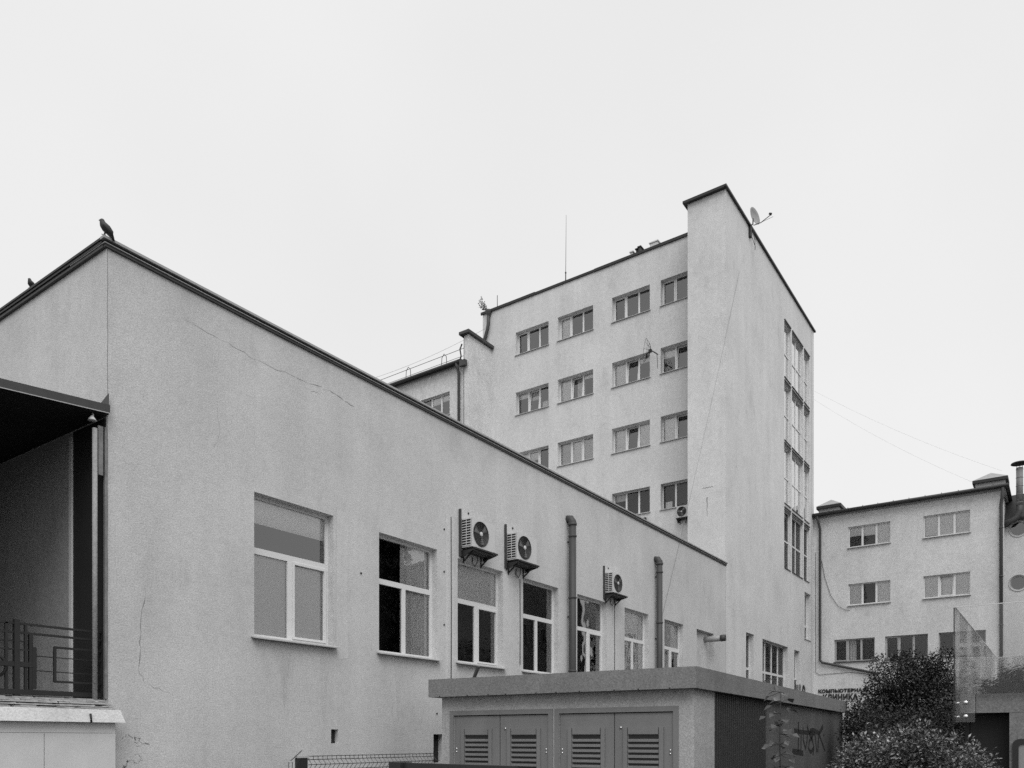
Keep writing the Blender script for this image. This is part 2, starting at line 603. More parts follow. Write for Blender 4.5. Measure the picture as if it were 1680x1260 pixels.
# hairline cracks and fallen render, flat marks on the wall
def crack(pts, w):
    c = MB()
    P = []
    for (x0, z0), (x1, z1) in zip(pts, pts[1:]):
        for k in range(5):
            t = k / 5
            P.append((x0 + (x1 - x0) * t + rnd.uniform(-.03, .03), -.003, z0 + (z1 - z0) * t + rnd.uniform(-.03, .03)))
    P.append((pts[-1][0], -.003, pts[-1][1]))
    c.ribbon(P, [w * rnd.choice((.15, .3, .5, .8, 1.1)) for _ in P], (0, -1, 0))
    c.build('crack', 'crack', hall)
crack([(.62, 4.04), (.56, 3.4), (.51, 2.76)], .012)
crack([(.51, 2.76), (.59, 2.49), (1.04, 2.36)], .006)
crack([(1.3, 8.57), (1.97, 8.52), (2.58, 8.46), (3.59, 8.48)], .006)
crack([(3.59, 8.48), (4.14, 8.54), (4.6, 8.50), (5.13, 8.45)], .013)
crack([(4.0, 8.36), (4.3, 8.40)], .006)
crack([(1.9, 7.3), (1.95, 6.9), (1.85, 6.6)], .004)
crack([(6.2, 2.9), (6.22, 2.1)], .005)
for pts, w in (([(.25, 1.62), (.33, 1.66), (.40, 1.62)], .012), ([(.42, 1.60), (.50, 1.62), (.56, 1.55), (.68, 1.52)], .018), ([(.46, 1.55), (.52, 1.50)], .01),
               ([(.42, 1.36), (.50, 1.34), (.58, 1.27)], .010), ([(.28, 1.20), (.33, 1.27), (.42, 1.25), (.52, 1.24)], .016), ([(.30, 1.16), (.27, 1.1), (.36, 1.02), (.42, .92)], .05),
               ([(.60, .98), (.75, 1.05), (.9, 1.03)], .008)):
    crack(pts, w)

M['hall_patch'] = plaster('hall_render_patch', .62, 46, grain=.22, mott=.1)
M['hall_grey'] = plaster('hall_render_old', .545, 40, grain=.28, mott=.16)
for mat, pts in (('hall_patch', [(8.0, .9), (8.36, .9), (8.34, 3.0), (8.36, 6.9), (8.05, 6.95), (8.02, 4.0)]),
                 ('hall_patch', [(4.62, 3.2), (4.95, 3.25), (4.92, 4.6), (4.96, 6.2), (4.64, 6.22)]),
                 ('hall_grey', [(3.1, 3.3), (3.3, 2.7), (3.34, 2.1), (3.42, 2.75), (3.5, 3.3)]),
                 ('hall_grey', [(4.2, 3.32), (4.25, 2.5), (4.31, 1.6), (4.37, 2.6), (4.46, 3.32)]),
                 ('hall_grey', [(6.3, 3.3), (6.36, 2.6), (6.42, 2.0), (6.5, 2.7), (6.6, 3.3)])):
    q = MB()
    q.quad(*[(x, -.0022, z) for x, z in pts])
    q.build('render_patch', mat, hall)
# conduits and filled chases between the windows
for u, z0, z1 in [(8.12, 2.6, 6.6), (11.02, 3.3, 5.6), (16.45, 3.3, 6.0)]:
    c = MB()
    c.box(u, u + .05, -.02, .001, z0, z1)
    c.build('conduit', 'hall', hall)
    c = MB()
    c.tube([(u + .11, -.012, z0 + .3), (u + .12, -.012, (z0 + z1) / 2), (u + .11, -.012, z1 + .3)], .010, 6)
    c.build('hose', 'pipe', hall)
for u, z in [(7.98, 6.55), (7.98, 5.55), (7.98, 4.3), (7.72, 2.2), (5.3, 5.05)]:
    s_ = MB()
    s_.lathe([(.0, -.02), (.022, -.015), (.022, .0)], (0, 1, 0), (u, 0, z), 8)
    s_.build('bolt', 'black', hall)

# ------------------------------------------------------------------ tower and facade
F = 28.31                       # facade plane
V1 = 1.72
tower = thing('office_tower', 'tall rendered office block with a projecting windowed stair tower', 'building', (UC, 0, 0))
T = lambda u: u - UC
ops = []
stair = [(35.55, 36.71), (36.97, 39.10), (39.36, 40.47)]
storeys = [(10.62, 13.62), (14.0, 16.98), (17.3, 20.25), (20.6, 23.42)]
for a, b in stair:
    for c, d in storeys:
        ops.append((T(a), T(b), c, d, .16))
low = [(29.51, 30.64, 2.6, 6.53), (31.93, 36.25, 2.6, 6.48), (37.41, 38.49, 2.6, 6.46), (39.49, 40.79, 7.3, 9.93)]
ops += [(T(a), T(b), c, d, .3) for a, b, c, d in low]
wall_mb(T(UE), 0, 25.4, ops, .16).build('wall', 'tower', tower)
wall_mb(V1, 9.0, 25.4, []).build('wall', 'tower', tower, (0, V1, 0), LEFT)
ROWS = [23.36, 20.15, 16.90, 13.70]
COLS = [(12.06, 9.98), (9.42, 7.34), (6.28, 4.25), (3.69, 1.68)]
VL = 14.27
fops = [(VL - a, VL - b, z - 1.2, z, .32) for a, b in COLS for z in ROWS]
wall_mb(VL - .5, 0, 25.0, fops, .22).build('wall', 'tower', tower, (T(F), VL, 0), LEFT)
o_ = MB()
o_.box(T(F) - .0, T(UE) - .02, 1.0, VL + .0, 25.0, 25.06)
o_.box(T(UC) + .03, T(UE) - .03, .03, V1 - .03, 25.38, 25.42)
o_.box(.02, T(F), V1 - .02, V1, 9.2, 25.4)
o_.box(T(UE) - .02, T(UE), .02, VL, 0, 25.0)
o_.box(T(F) + .02, T(UE), VL - .03, VL, 0, 25.0)
o_.build('roof', 'roof', tower)
# parapet cappings
c_ = MB()
c_.box(-.17, T(UE) + .1, -.10, .0, 25.385, 25.47)
c_.build('coping', 'dark', tower)
c_ = MB()
c_.box(-.17, .0, .001, V1 + .17, 25.36, 25.47)
c_.box(0, 1.4, V1 + .0, V1 + .17, 25.36, 25.47)
c_.build('coping', 'dark', tower)
c_ = MB()
for k in range(7):              # uneven felt edge
    v0, v1 = V1 + .18 + k * 1.78, V1 + .18 + (k + 1) * 1.78
    c_.box(T(F) - .06 - rnd.uniform(0, .03), T(F), v0, v1, 24.97 + rnd.uniform(0, .02), 25.09 + rnd.uniform(0, .03))
c_.build('coping', 'dark', tower)

FF = {(0, 0): [('dark', 's'), 'dark', 'dark'], (0, 1): [('b', 's'), 'dark', 'dark'], (0, 2): [('dark', 's'), 'dark', 'dark'], (0, 3): [('dark', 's'), 'dark', 'dark'],
      (1, 0): ['b.25', ('g.4', 't'), 'p.35'], (1, 1): ['b', ('c.7', 't'), 'b.2'], (1, 2): ['b', ('dark', 't'), 'b.25'], (1, 3): ['h.35', ('dark', 't'), 'dark'],
      (2, 0): ['b', ('b.4', 's'), 'dark'], (2, 1): ['g', ('b', 's'), 'g'], (2, 2): ['b', ('dark', 't'), 'b'], (2, 3): ['b', ('dark', 't'), 'b'],
      (3, 0): ['dark', 'dark', 'dark'], (3, 1): ['dark', 'b', 'dark'], (3, 2): ['g.3', 'dark', 'dark'], (3, 3): ['p.3', 'dark', 'dark']}
for r_, z in enumerate(ROWS):
    for c__, (a, b) in enumerate(COLS):
        W = round(a - b, 3)
        window(tower, (T(F), a, z - 1.2), LEFT, W, 1.2, three_light(W, 1.2, FF[(r_, c__)]), depth=.24, fw=.07, sill=.07, gm_='dull_glass' if r_ == 3 else 'glass')
for si, (a, b) in enumerate(stair):
    for fi, (c, d) in enumerate(storeys):
        W, H = b - a, d - c
        fl = 'dark' if fi == 0 else 'b'
        zt = H * .48
        if si == 1:
            cells = [(0, W / 2, 0, zt, fl, ''), (W / 2, W, 0, zt, fl, ''), (0, W / 2, zt, H, fl, ''), (W / 2, W, zt, H, fl, '')]
        else:
            cells = [(0, W, 0, zt, fl, ''), (0, W, zt, H, fl, '')]
        window(tower, (T(a), 0, c), 0, W, H, cells, depth=.10, fw=.06, sill=.05, sill_mat='gutter', sill_over=0, room=.5, gm_='dull_glass' if fi == 0 else 'glass')
        st = MB()
        st.box(T(a), T(b), -.05, 0, d + .1, d + .16)
        st.box(T(a), T(b), -.03, 0, d + .0, d + .04)
        st.build('string_course', 'gutter', tower)
for a, b, c, d in low:
    W, H = b - a, d - c
    zt = 4.92 - c if c < 5 else H * .3
    n = 4 if W > 3 else 1
    cells = []
    for k in range(n):
        cells += [(W * k / n, W * (k + 1) / n, 0, zt, 'dark', ''), (W * k / n, W * (k + 1) / n, zt, H, 'g' if c > 5 else 'dark', '')]
    window(tower, (T(a), 0, c), 0, W, H, cells, depth=.22, fw=.10, sill=.05, gm_='dull_glass')
# rainwater pipe at the far left of the facade
dp = MB()
dp.tube([(T(F) - .12, 13.78, 25.0), (T(F) - .12, 13.80, 24.3), (T(F) - .16, 13.84, 24.0), (T(F) - .12, 14.1, 23.4), (T(F) - .12, 14.16, 23.0)], .09, 8)
dp.lathe([(.09, 0), (.16, .2), (.17, .3), (.0, .3)], (0, 0, 1), (T(F) - .12, 13.78, 24.75), 10)
dp.build('downpipe', 'gutter', tower)
ck = MB()
ck.ribbon([(T(UE) - .55, -.004, z) for z in (3, 9, 15, 20, 25.3)], .03, (0, -1, 0))
ck.ribbon([(.01 + .02, -.004, z) for z in (0.1, 3, 6, 9.0)], .012, (0, -1, 0))
#ck.ribbon([(1.55 + .08 * math.sin(k), -.004, 20.1 - k * .2) for k in range(7)], .03, (0, -1, 0))
ck.build('crack', 'crack', tower)
ck = MB()
ck.ribbon([(-.004, .82 + .01 * math.sin(k * 2), 12.2 - k * .14) for k in range(7)], [.05, .04, .03, .03, .02, .015, .01], (-1, 0, 0))
ck.ribbon([(-.004, .55 + .06 * k, 12.6 + .04 * (k % 2)) for k in range(9)], .025, (-1, 0, 0))
ck.build('crack', 'crack', tower)

# ------------------------------------------------------------------ wing beyond the hall roof
UW, VP = 26.26, 13.65
wing = thing('wing_building', 'lower rendered wing with a stepped firewall showing above the hall roof', 'building', (UW, VP, 0))
wall_mb(F - UW - .002, 9, 22.9, []).build('wall', 'wing', wing)
wall_mb(.33, 9, 22.9, []).build('wall', 'wing', wing, (0, .33, 0), LEFT)
wops = [(24 - 17.02, 24 - 14.97, 19.05, 20.25, .22)]
wall_mb(24 - 13.98, 9, 21.5, wops).build('wall', 'wing', wing, (.04, 24 - VP, 0), LEFT)
window(wing, (.04, 17.02 - VP, 19.05), LEFT, 2.05, 1.2, three_light(2.05, 1.2, ['dark', 'b.35', 'b.3']), depth=.16, fw=.07, sill=.07)
cp = MB()
cp.box(-.2, F - UW - .02, -.16, .50, 22.91, 23.06)
cp.build('coping', 'gutter', wing)
rf = MB()
rf.box(-.25, 14, .34, 24 - VP, 21.52, 21.62)
rf.box(0, 2.0, .30, .33, 9, 22.9)
rf.build('roof', 'dark', wing)
gt = MB()
gt.tube([(-.30, .5, 21.50), (-.30, 24 - VP, 21.50)], .08, 8)
gt.build('gutter', 'gutter', wing)
dpm = MB()
dpm.tube([(-.28, .62, 21.45), (-.2, .6, 21.2), (-.1, .58, 21.0), (-.1, .58, 9)], .075, 8)
dpm.box(-.3, -.1, .02, .4, 21.2, 21.5)
dpm.build('downpipe', 'pipe', wing)
rr = MB()
for vv in (1.6, 4.2):
    rr.tube([(.15, vv, 21.6), (.15, vv + .05, 22.25), (.15, vv + .2, 22.42), (.15, vv + .35, 22.25), (.15, vv + .4, 21.6)], .018, 5)
rr.tube([(.15, .4, 22.35), (.15, 7, 22.25)], .014, 5)
rr.tube([(.15, .4, 21.95), (.15, 7, 21.9)], .012, 5)
rr.build('roof_railing', 'dark', wing)
bk = MB()
bk.tube([(.0, .45, 22.5), (-.1, .5, 22.2), (.02, .52, 21.9), (-.06, .55, 21.6)], .04, 6)
bk.build('vent_stub', 'dark', wing)

# ------------------------------------------------------------------ right-hand block
rb = thing('side_block', 'three storey rendered block with wide windows right of the stair tower', 'building', (UE, 0, 0))
rw = []
RWIN = [(-1.90, -4.09, 12.53, 13.70, ['h.45', 'h.5', 'b']), (-5.73, -7.93, 12.53, 13.70, ['b.93', 'b', 'b']),
        (-1.90, -4.09, 9.24, 10.44, ['b', 'dark', 'b']), (-5.73, -7.93, 9.24, 10.44, ['b', ('b', 't'), 'b']),
        (-1.14, -3.29, 6.05, 7.32, [('dark', 's'), 'k.6', 'dark']), (-3.82, -5.95, 6.05, 7.32, [('dark', 's'), 'dark', 'dark']),
        (-6.46, -8.64, 6.05, 7.32, ['dark', 'b', 'dark'])]
VR = -9.36
wall_mb(-VR, 0, 14.45, [(-a, -b, c, d, .2) for a, b, c, d, _ in RWIN]).build('wall', 'tower', rb, (0, 0, 0), LEFT)
wall_mb(10, 0, 14.45, []).build('wall', 'tower', rb, (0, VR, 0), 0)
for a, b, c, d, fl in RWIN:
    W = round(a - b, 3)
    window(rb, (0, a, c), LEFT, W, d - c, three_light(W, d - c, fl), depth=.12, fw=.09, fm='frame' if c > 7 else 'frame_old', sill=.10,
           sill_mat='sill' if c > 7 else 'gutter', gm_='thin_glass' if c > 7 else 'dull_glass')
e = MB(); e.box(-.14, 10, VR - .14, 0, 14.45, 14.55); e.build('cornice', 'chimney', rb)
e = MB(); e.box(-.32, 10, VR - .32, 0, 14.56, 14.62); e.build('roof', 'dark', rb)
e = MB(); e.tube([(-.38, VR - .3, 14.60), (-.38, -.02, 14.60)], .085, 8)
for k in range(12):
    e.bar((-.40, -.4 - k * .78, 14.50), (-.40, -.4 - k * .78, 14.72), .03)
e.build('gutter', 'gutter', rb)
e = MB(); e.tube([(-.36, -.28, 14.52), (-.2, -.33, 14.1), (-.10, -.38, 13.8), (-.10, -.38, 6.2), (-.12, -.5, 6.05), (-.12, -3.5, 5.25)], .07, 8)
e.build('downpipe', 'gutter', rb)
e = MB(); e.tube([(-.36, VR - .05, 14.52), (-.14, VR + .0, 14.0), (-.10, VR + .04, 13.7), (-.10, VR + .04, 2)], .08, 8)
for z in (5, 7.5, 10, 12.5):
    e.lathe([(.085, -.03), (.1, -.03), (.1, .03), (.085, .03)], (0, 0, 1), (-.10, VR + .04, z), 10)
e.build('downpipe', 'pipe', rb)
for v0, v1, u0, zt in [(-.15, -1.5, .0, 15.0), (-8.0, -9.6, .3, 15.1)]:
    e = MB(); e.box(u0 + .1, u0 + 1.2, v0 - .12, v1 + .12, 14.62, zt)
    ch = e.build('chimney', 'chimney', rb)
    e = MB(); e.box(u0 - .02, u0 + 1.32, v0, v1, zt, zt + .16); e.build('chimney_rim', 'dark', ch)
    e = MB()
    vm, um = (v0 + v1) / 2, u0 + .65
    A_, B_, C_, D_, Tp = (u0, v0, zt + .165), (u0 + 1.3, v0, zt + .165), (u0 + 1.3, v1, zt + .165), (u0, v1, zt + .165), (um, vm, zt + .62)
    for q in ((A_, Tp, B_), (B_, Tp, C_), (C_, Tp, D_), (D_, Tp, A_)):
        e.quad(*q)
    e.quad(A_, B_, C_, D_)
    e.build('chimney_cap', 'zinc', ch)
wr = MB()
wr.tube([(-.04, -.45, 12.0), (-.04, -.62, 11.0), (-.04, -.95, 9.9), (-.04, -1.35, 9.25), (-.04, -1.75, 8.98), (-.04, -2.0, 8.95)], .012, 5)
wr.tube([(-.03, -.10, 12.5), (-.03, -.12, 5.5), (-.03, -.3, 5.35), (-.03, -2.0, 5.42), (-.03, -3.3, 5.2)], .010, 5)
wr.build('cable', 'wire', rb)

# block with round windows at the right edge
U2 = 43.5
rd = thing('round_window_block', 'rendered block with round windows at the right edge of the picture', 'building', (U2, VR, 0))
L2 = 6.6
def round_wall():
    """Wall with two round holes, built as rings between a circle and its square."""
    mb = MB()
    holes = [(.62, 9.93), (.62, 12.82)]
    r, s = .40, .55
    w = wall_mb(L2, 0, 13.3, [(x - s, x + s, z - s, z + s, .0005) for x, z in holes] + [(2.4, 6.4, 2.5, 9.0, .25)])
    mb.v, mb.f, mb.s = w.v, w.f, w.s
    n = 32
    for x, z in holes:
        inner, outer = [], []
        for j in range(n):
            t = 2 * math.pi * j / n
            c, d = math.cos(t), math.sin(t)
            k = s / max(abs(c), abs(d))
            inner.append((x + r * c, 0, z + r * d)); outer.append((x + k * c, 0, z + k * d))
        for j in range(n):
            k = (j + 1) % n
            mb.quad(inner[j], outer[j], outer[k], inner[k])
            mb.quad(inner[j], inner[k], (inner[k][0], .2, inner[k][2]), (inner[j][0], .2, inner[j][2]))
    return mb, holes, r
mb, holes, r0 = round_wall()
mb.build('wall', 'tower', rd, (0, 0, 0), LEFT)
for x, z in holes:
    e = MB(); e.lathe([(r0 - .06, .06), (r0, .06), (r0 + .03, -.03), (r0 + .05, -.03), (r0 + .05, .0)], (0, 1, 0), (0, 0, 0), 32)
    w_ = e.build('window', 'frame_old', rd, (0, -x, z), LEFT)
    e = MB(); e.quad(*[((r0 - .05) * math.cos(2 * math.pi * j / 32), .09, (r0 - .05) * math.sin(2 * math.pi * j / 32)) for j in range(32)])
    e.build('pane', 'glass', w_)
    e = MB(); e.lathe([(r0 + .02, .1), (r0 + .02, .8), (0, .8)], (0, 1, 0), (0, 0, 0), 24)
    e.build('room_interior', 'room', w_)
window(rd, (0, -2.4, 2.5), LEFT, 4.0, 6.5, [(4 * k / 7, 4 * (k + 1) / 7, a, b, 'dark', '') for k in range(7) for a, b in ((0, 2.1), (2.1, 4.3), (4.3, 6.5))], depth=.15, fw=.2, sill=.08)
e = MB()
e.hexa([(-.15, 0, 13.35), (8, 0, 13.35), (8, -L2, 13.35), (-.15, -L2, 13.35), (1.0, 0, 14.9), (8, 0, 14.9), (8, -L2, 14.9), (1.0, -L2, 14.9)])
e.build('roof', 'dark', rd)
e = MB(); e.tube([(-.22, 0, 13.33), (-.22, -L2, 13.33)], .08, 8); e.build('gutter', 'pipe', rd)

ex = thing('exhaust_flue', 'ribbed metal flue with a flat rain hat on the right-edge block', 'flue', (U2 - .35, VR, 13.1))
e = MB(); pts = [(0, -.12, .05), (0, -.38, .10), (0, -.60, .28), (0, -.68, .55)]
e.tube([(.34, -.1, .03)] + pts + [(0, -.69, .9)], .15, 14)
e.build('elbow', 'pipe', ex)
e = MB(); e.tube([(0, -.69, .88), (0, -.69, 2.85)], .16, 16)
for k in range(5):
    e.lathe([(.161, -.02), (.18, 0), (.161, .02)], (0, 0, 1), (0, -.69, 1.0 + k * .44), 16)
e.build('stack', 'flue', ex)
e = MB(); e.lathe([(0, .02), (.40, -.03), (.41, -.02), (.38, .03), (0, .14)], (0, 0, 1), (0, -.69, 3.08), 20)
for t in range(3):
    e.bar((.15 * math.cos(t * 2.1), -.69 + .15 * math.sin(t * 2.1), 2.8), (.15 * math.cos(t * 2.1), -.69 + .15 * math.sin(t * 2.1), 3.08), .02)
e.build('rain_cap', 'dark', ex)

# ------------------------------------------------------------------ lettering on the right-hand block
def text_mesh(body, size, bold):
    cu = bpy.data.curves.new('lettering', 'FONT')
    cu.body = body
    cu.size = size
    cu.offset = bold
    cu.extrude = .02
    cu.space_character = 1.08
    o = bpy.data.objects.new('lettering', cu)
    col.objects.link(o)
    dg = bpy.context.evaluated_depsgraph_get()
    me = bpy.data.meshes.new_from_object(o.evaluated_get(dg))
    bpy.data.objects.remove(o)
    me.name = 'lettering'
    me.materials.clear()
    me.materials.append(M['letter'])
    return me

sg = thing('wall_sign', 'black Cyrillic letters in two rows on the pale wall behind the hedge', 'sign', (UE - .03, -.27, 4.2))
for body, size, bold, y, z, wid in (('КОМПЬЮТЕРНАЯ', .26, .011, 0, .10, 2.55), ('КЛИНИКА', .44, .020, -.25, -.33, 1.9)):
    me = text_mesh(body, size, bold)
    xs = [v.co.x for v in me.vertices]
    k = wid / (max(xs) - min(xs))
    for v in me.vertices:
        v.co.x = (v.co.x - min(xs)) * k
    o = put(me, 'lettering', sg, (0, y, z))
    o.rotation_euler = (R(90), 0, R(-90))

# ------------------------------------------------------------------ air conditioners
def make_ac():
    root = thing('air_conditioner', 'x', 'air conditioner')
    W, H, D0, D1 = .92, .70, .36, .03
    b = MB(); b.box(0, W, -D0, -D1, .05, .05 + H); b.build('casing', 'ac', root)
    cx, cz, rr = .34, .05 + H / 2, .305
    f = MB(); f.lathe([(0, 0), (rr, 0), (rr, .008), (rr - .01, .01)], (0, -1, 0), (cx, -D0 - .001, cz), 32)
    fan = f.build('fan_grille', 'ac_dark', root)
    f = MB()
    for q in (.30, .25, .2, .15, .1):
        f.lathe([(q - .004, .012), (q, .02), (q + .004, .012)], (0, -1, 0), (cx, -D0, cz), 28)
    for t in range(12):
        a = t * math.pi / 6
        f.bar((cx + .06 * math.cos(a), -D0 - .017, cz + .06 * math.sin(a)), (cx + .3 * math.cos(a), -D0 - .017, cz + .3 * math.sin(a)), .004)
    f.build('guard_wire', 'ac_dark', fan)
    f = MB()
    for t in range(3):
        a = t * 2.094 + .5
        P = [(cx + q * math.cos(a + o), -D0 - .0105 - h, cz + q * math.sin(a + o)) for q, o, h in ((.06, 0, 0), (.27, -.1, 0), (.28, .55, .003), (.07, .8, .003))]
        f.quad(*reversed(P))
    f.build('blade', 'blade', fan)
    f = MB(); f.lathe([(0, .03), (.045, .028), (.055, .02), (.055, .01)], (0, -1, 0), (cx, -D0, cz), 16); f.build('hub', 'ac', fan)
    s = MB(); s.box(-.004, -.001, -D0 + .03, -D1 - .02, .09, H + .02); s.build('side_grille', 'black', root)
    s = MB()
    for k in range(11):
        z = .09 + k * (H - .07) / 10
        s.box(-.016, -.0045, -D0 + .03, -D1 - .02, z - .009, z + .009)
    for k in range(3):
        y = -D0 + .03 + k * (D0 - D1 - .05) / 2
        s.box(-.018, -.0165, y - .008, y + .008, .09, H + .02)
    s.build('grille_bar', 'ac', root)
    k_ = MB()
    for x in (.08, W - .14):
        k_.hexa([(x, -.42, .0), (x + .04, -.42, .0), (x + .04, 0, .0), (x, 0, .0), (x, -.42, .04), (x + .04, -.42, .04), (x + .04, 0, .04), (x, 0, .04)])
        k_.bar((x + .02, -.36, .01), (x + .02, -.01, -.26), .03)
        k_.box(x, x + .04, -.02, 0, -.3, -.001)
    k_.box(-.0, W + .02, -.44, -.40, -.012, .025)
    k_.box(.0, W + .01, -.40, -.002, -.035, -.013)
    k_.hexa([(.0, -.38, -.036), (.02, -.38, -.036), (.02, 0, -.20), (.0, 0, -.20), (.0, -.38, -.0355), (.02, -.38, -.0355), (.02, -.001, -.036), (.0, -.001, -.036)])
    k_.hexa([(W - .02, -.38, -.036), (W, -.38, -.036), (W, 0, -.12), (W - .02, 0, -.12), (W - .02, -.38, -.0355), (W, -.38, -.0355), (W, -.001, -.036), (W - .02, -.001, -.036)])
    k_.build('bracket', 'dark', root)
    t = MB(); t.box(-.075, -.035, -.06, 0, -.16, .98); t.build('cable_duct', 'gutter', root)
    h = MB(); h.tube([(.55, -.1, .0), (.56, -.08, -.2), (.50, -.05, -.32), (.42, -.03, -.25), (.45, -.02, -.1)], .012, 5); h.build('hose', 'wire', root)
    n = MB(); n.lathe([(0, -.02), (.028, -.015), (.028, 0)], (0, 1, 0), (.30, 0, H + .26), 8); n.build('bolt', 'black', root)
    return root
ac = make_ac()
AC_L = ['air conditioner above the third hall window, over its left half', 'air conditioner on the pier between third and fourth hall windows',
        'air conditioner on the wall between the two tall vent pipes']
for i, (u, z) in enumerate([(8.60, 6.18), (10.49, 6.23), (15.86, 6.20)]):
    o = ac if i == 0 else copy_tree(ac)
    o.location = (u, 0, z)
    o['label'] = AC_L[i]
    o['group'] = 'air conditioners on the hall wall'
    if i == 2: o.scale = (.92, .92, .92)
o = copy_tree(ac)
o.location = (F, 2.78, 11.85); o.rotation_euler = (0, 0, LEFT); o.scale = (.75, .75, .75)
o['label'] = 'air conditioner under the lowest facade window beside the stair tower'
o['group'] = 'air conditioners on the tower'
o = copy_tree(ac)
o.location = (37.55, 0, 3.85)
o['label'] = 'small air conditioner box just above the back edge of the substation roof'
o['group'] = 'air conditioners on the tower'

# ------------------------------------------------------------------ vent pipes on the hall wall
for u, zt, lab in [(13.62, 8.0, 'taller vent pipe on the hall wall, between fourth and fifth windows'),
                   (19.68, 7.95, 'vent pipe beside the seventh hall window, farther from the air conditioners')]:
    vt = thing('vent_pipe', lab, 'vent pipe', (u, -.17, 0), group='vent pipes on the hall wall')
    e = MB(); e.tube([(0, 0, .1), (0, 0, zt - .12)], .105, 14)
    for z in (1.5, 3.6, 5.75, 7.55):
        e.lathe([(.106, -.03), (.125, -.02), (.125, .02), (.106, .03)], (0, 0, 1), (0, 0, z), 14)
    e.build('pipe', 'pipe', vt)
    e = MB(); e.tube([(0, 0, zt - .14), (0, .01, zt - .02), (-.01, .05, zt + .06), (-.01, .18, zt + .08)], [.118, .118, .112, .11], 14)
    e.lathe([(.13, -.02), (.13, .03), (.118, .05)], (0, 0, 1), (0, 0, zt - .1), 14)
    e.build('elbow', 'pipe', vt)
    e = MB()
    for z in (2.8, 5.2, 7.4):
        e.box(-.02, .02, .08, .171, z - .02, z + .02)
    e.build('bracket', 'dark', vt)
vs = thing('vent_spout', 'short horizontal vent pipe sticking out of the walled-up hall window', 'vent pipe', (24.9, .2, 5.72))
e = MB(); e.tube([(0, 0, 0), (.05, -.45, 0), (.1, -.75, .02)], .115, 14); e.build('pipe', 'zinc', vs)
e = MB(); e.tube([(.08, -.66, .015), (.11, -.86, .03)], .135, 14); e.build('collar', 'pipe', vs)
e = MB(); e.lathe([(0, 0), (.118, 0)], (.14, -1, .05), (.1105, -.8615, .03), 14); e.build('mouth', 'black', vs)

# ------------------------------------------------------------------ things on roofs
def sat_dish():
    d = thing('satellite_dish', 'solid oval satellite dish on the edge of the stair tower roof', 'satellite dish', (29.95, -.12, 25.2))
    ax = Vector((-.22, -.90, .12)).normalized()
    c = Vector((.55, .1, .95))
    e = MB(); e.lathe([(0, 0), (.15, .008), (.3, .045), (.40, .09), (.405, .085), (.3, .03), (.15, -.008), (0, -.015)], ax, c, 28); e.build('reflector', 'chimney', d)
    e = MB(); e.tube([(0, .1, -.1), (.0, .0, .25), (.15, .0, .35), (.45, .08, .8)], .03, 8); e.box(-.1, .1, .02, .11, -.3, .2); e.build('mount', 'dark', d)
    e = MB(); e.tube([(.5, .08, .52), (.55, -.25, .55), (.62, -.72, .80)], .018, 6)
    e.tube([(.55, -.3, .56), (.62, -.80, .66)], .008, 5); e.build('feed_arm', 'dark', d)
    e = MB(); e.tube([(.62, -.72, .80), (.60, -.62, .86)], [.06, .045], 8); e.build('receiver', 'black', d)
    e = MB(); e.tube([(.1, -.02, .1), (.2, -.08, -.4), (.35, -.04, -.75), (.5, .0, -.5), (.3, .1, -.1)], .012, 5); e.build('cable', 'wire', d)
sat_dish()

md = thing('mesh_dish', 'open wire mesh dish fixed above the third facade window', 'antenna', (F - .05, 3.98, 19.85))
ax = Vector((-.58, .80, .05)).normalized()
c0 = Vector((-.55, -.05, .0))
e = MB()
a_ = ax.cross(Vector((0, 0, 1))).normalized(); b_ = ax.cross(a_)
def para(r, t):
    return c0 + ax * (r * r * .95) + (a_ * math.cos(t) + b_ * math.sin(t)) * r
for r in (.3, .52):
    e.tube([para(r, t * math.pi / 12) for t in range(25)], .007, 5, False)
for t in range(10):
    e.tube([para(q, t * math.pi / 5) for q in (.03, .2, .38, .52)], .006, 5, False)
e.build('reflector', 'dark', md)
e = MB(); e.tube([(0.04, .45, .02), (-.3, .25, .05), (-.58, -.05, .0)], .03, 6); e.box(-.60, -.50, -.10, .04, -.07, .07); e.bar((-.55, -.12, -.02), (-.5, -.4, -.25), .04); e.build('mount', 'dark', md)
e = MB(); e.tube([(-.5, -.35, -.2), (-.48, -.38, -.9)], .014, 5); e.build('cable', 'wire', md)

e = MB(); e.tube([(0, 0, 0), (0, 0, .55), (0, 0, .56), (.0, -.03, 3.45)], [.03, .03, .016, .008], 6); 
for z in (.1, .5): e.lathe([(.03, -.04), (.045, 0), (.03, .04)], (0, 0, 1), (0, 0, z), 8)
tag(e.build('rod_antenna', 'dark', None, (F + .1, 9.0, 25.08)), 'long thin rod antenna standing alone on the facade roof', 'antenna')
e = MB(); e.tube([(0, 0, 0), (0, 0, .75)], .02, 6)
tag(e.build('roof_post', 'pipe', None, (F + .1, 13.35, 25.08)), 'short thin post at the left end of the facade roof', 'post')

def roof_box(v, w, h, mat, lab, nm='roof_vent'):
    t = thing(nm, lab, 'roof vent', (F + .16, v, 25.08), group='vents on the facade roof')
    e = MB(); e.box(-.15, .15, -w / 2, w / 2, 0, h); e.build('shaft', mat, t)
    e = MB(); e.box(-.19, .19, -w / 2 - .04, w / 2 + .04, h + .001, h + .05); e.build('lid', 'dark' if mat == 'gutter' else mat, t)
roof_box(5.22, .13, .16, 'porch_fascia', 'small pale box vent left of the dark pair on the facade roof')
roof_box(4.95, .07, .20, 'gutter', 'left pipe of the dark pair of vents on the facade roof')
roof_box(4.80, .11, .26, 'gutter', 'right and taller pipe of the dark pair on the facade roof')
roof_box(4.05, .40, .22, 'porch_fascia', 'wide pale box vent nearest the stair tower on the facade roof')

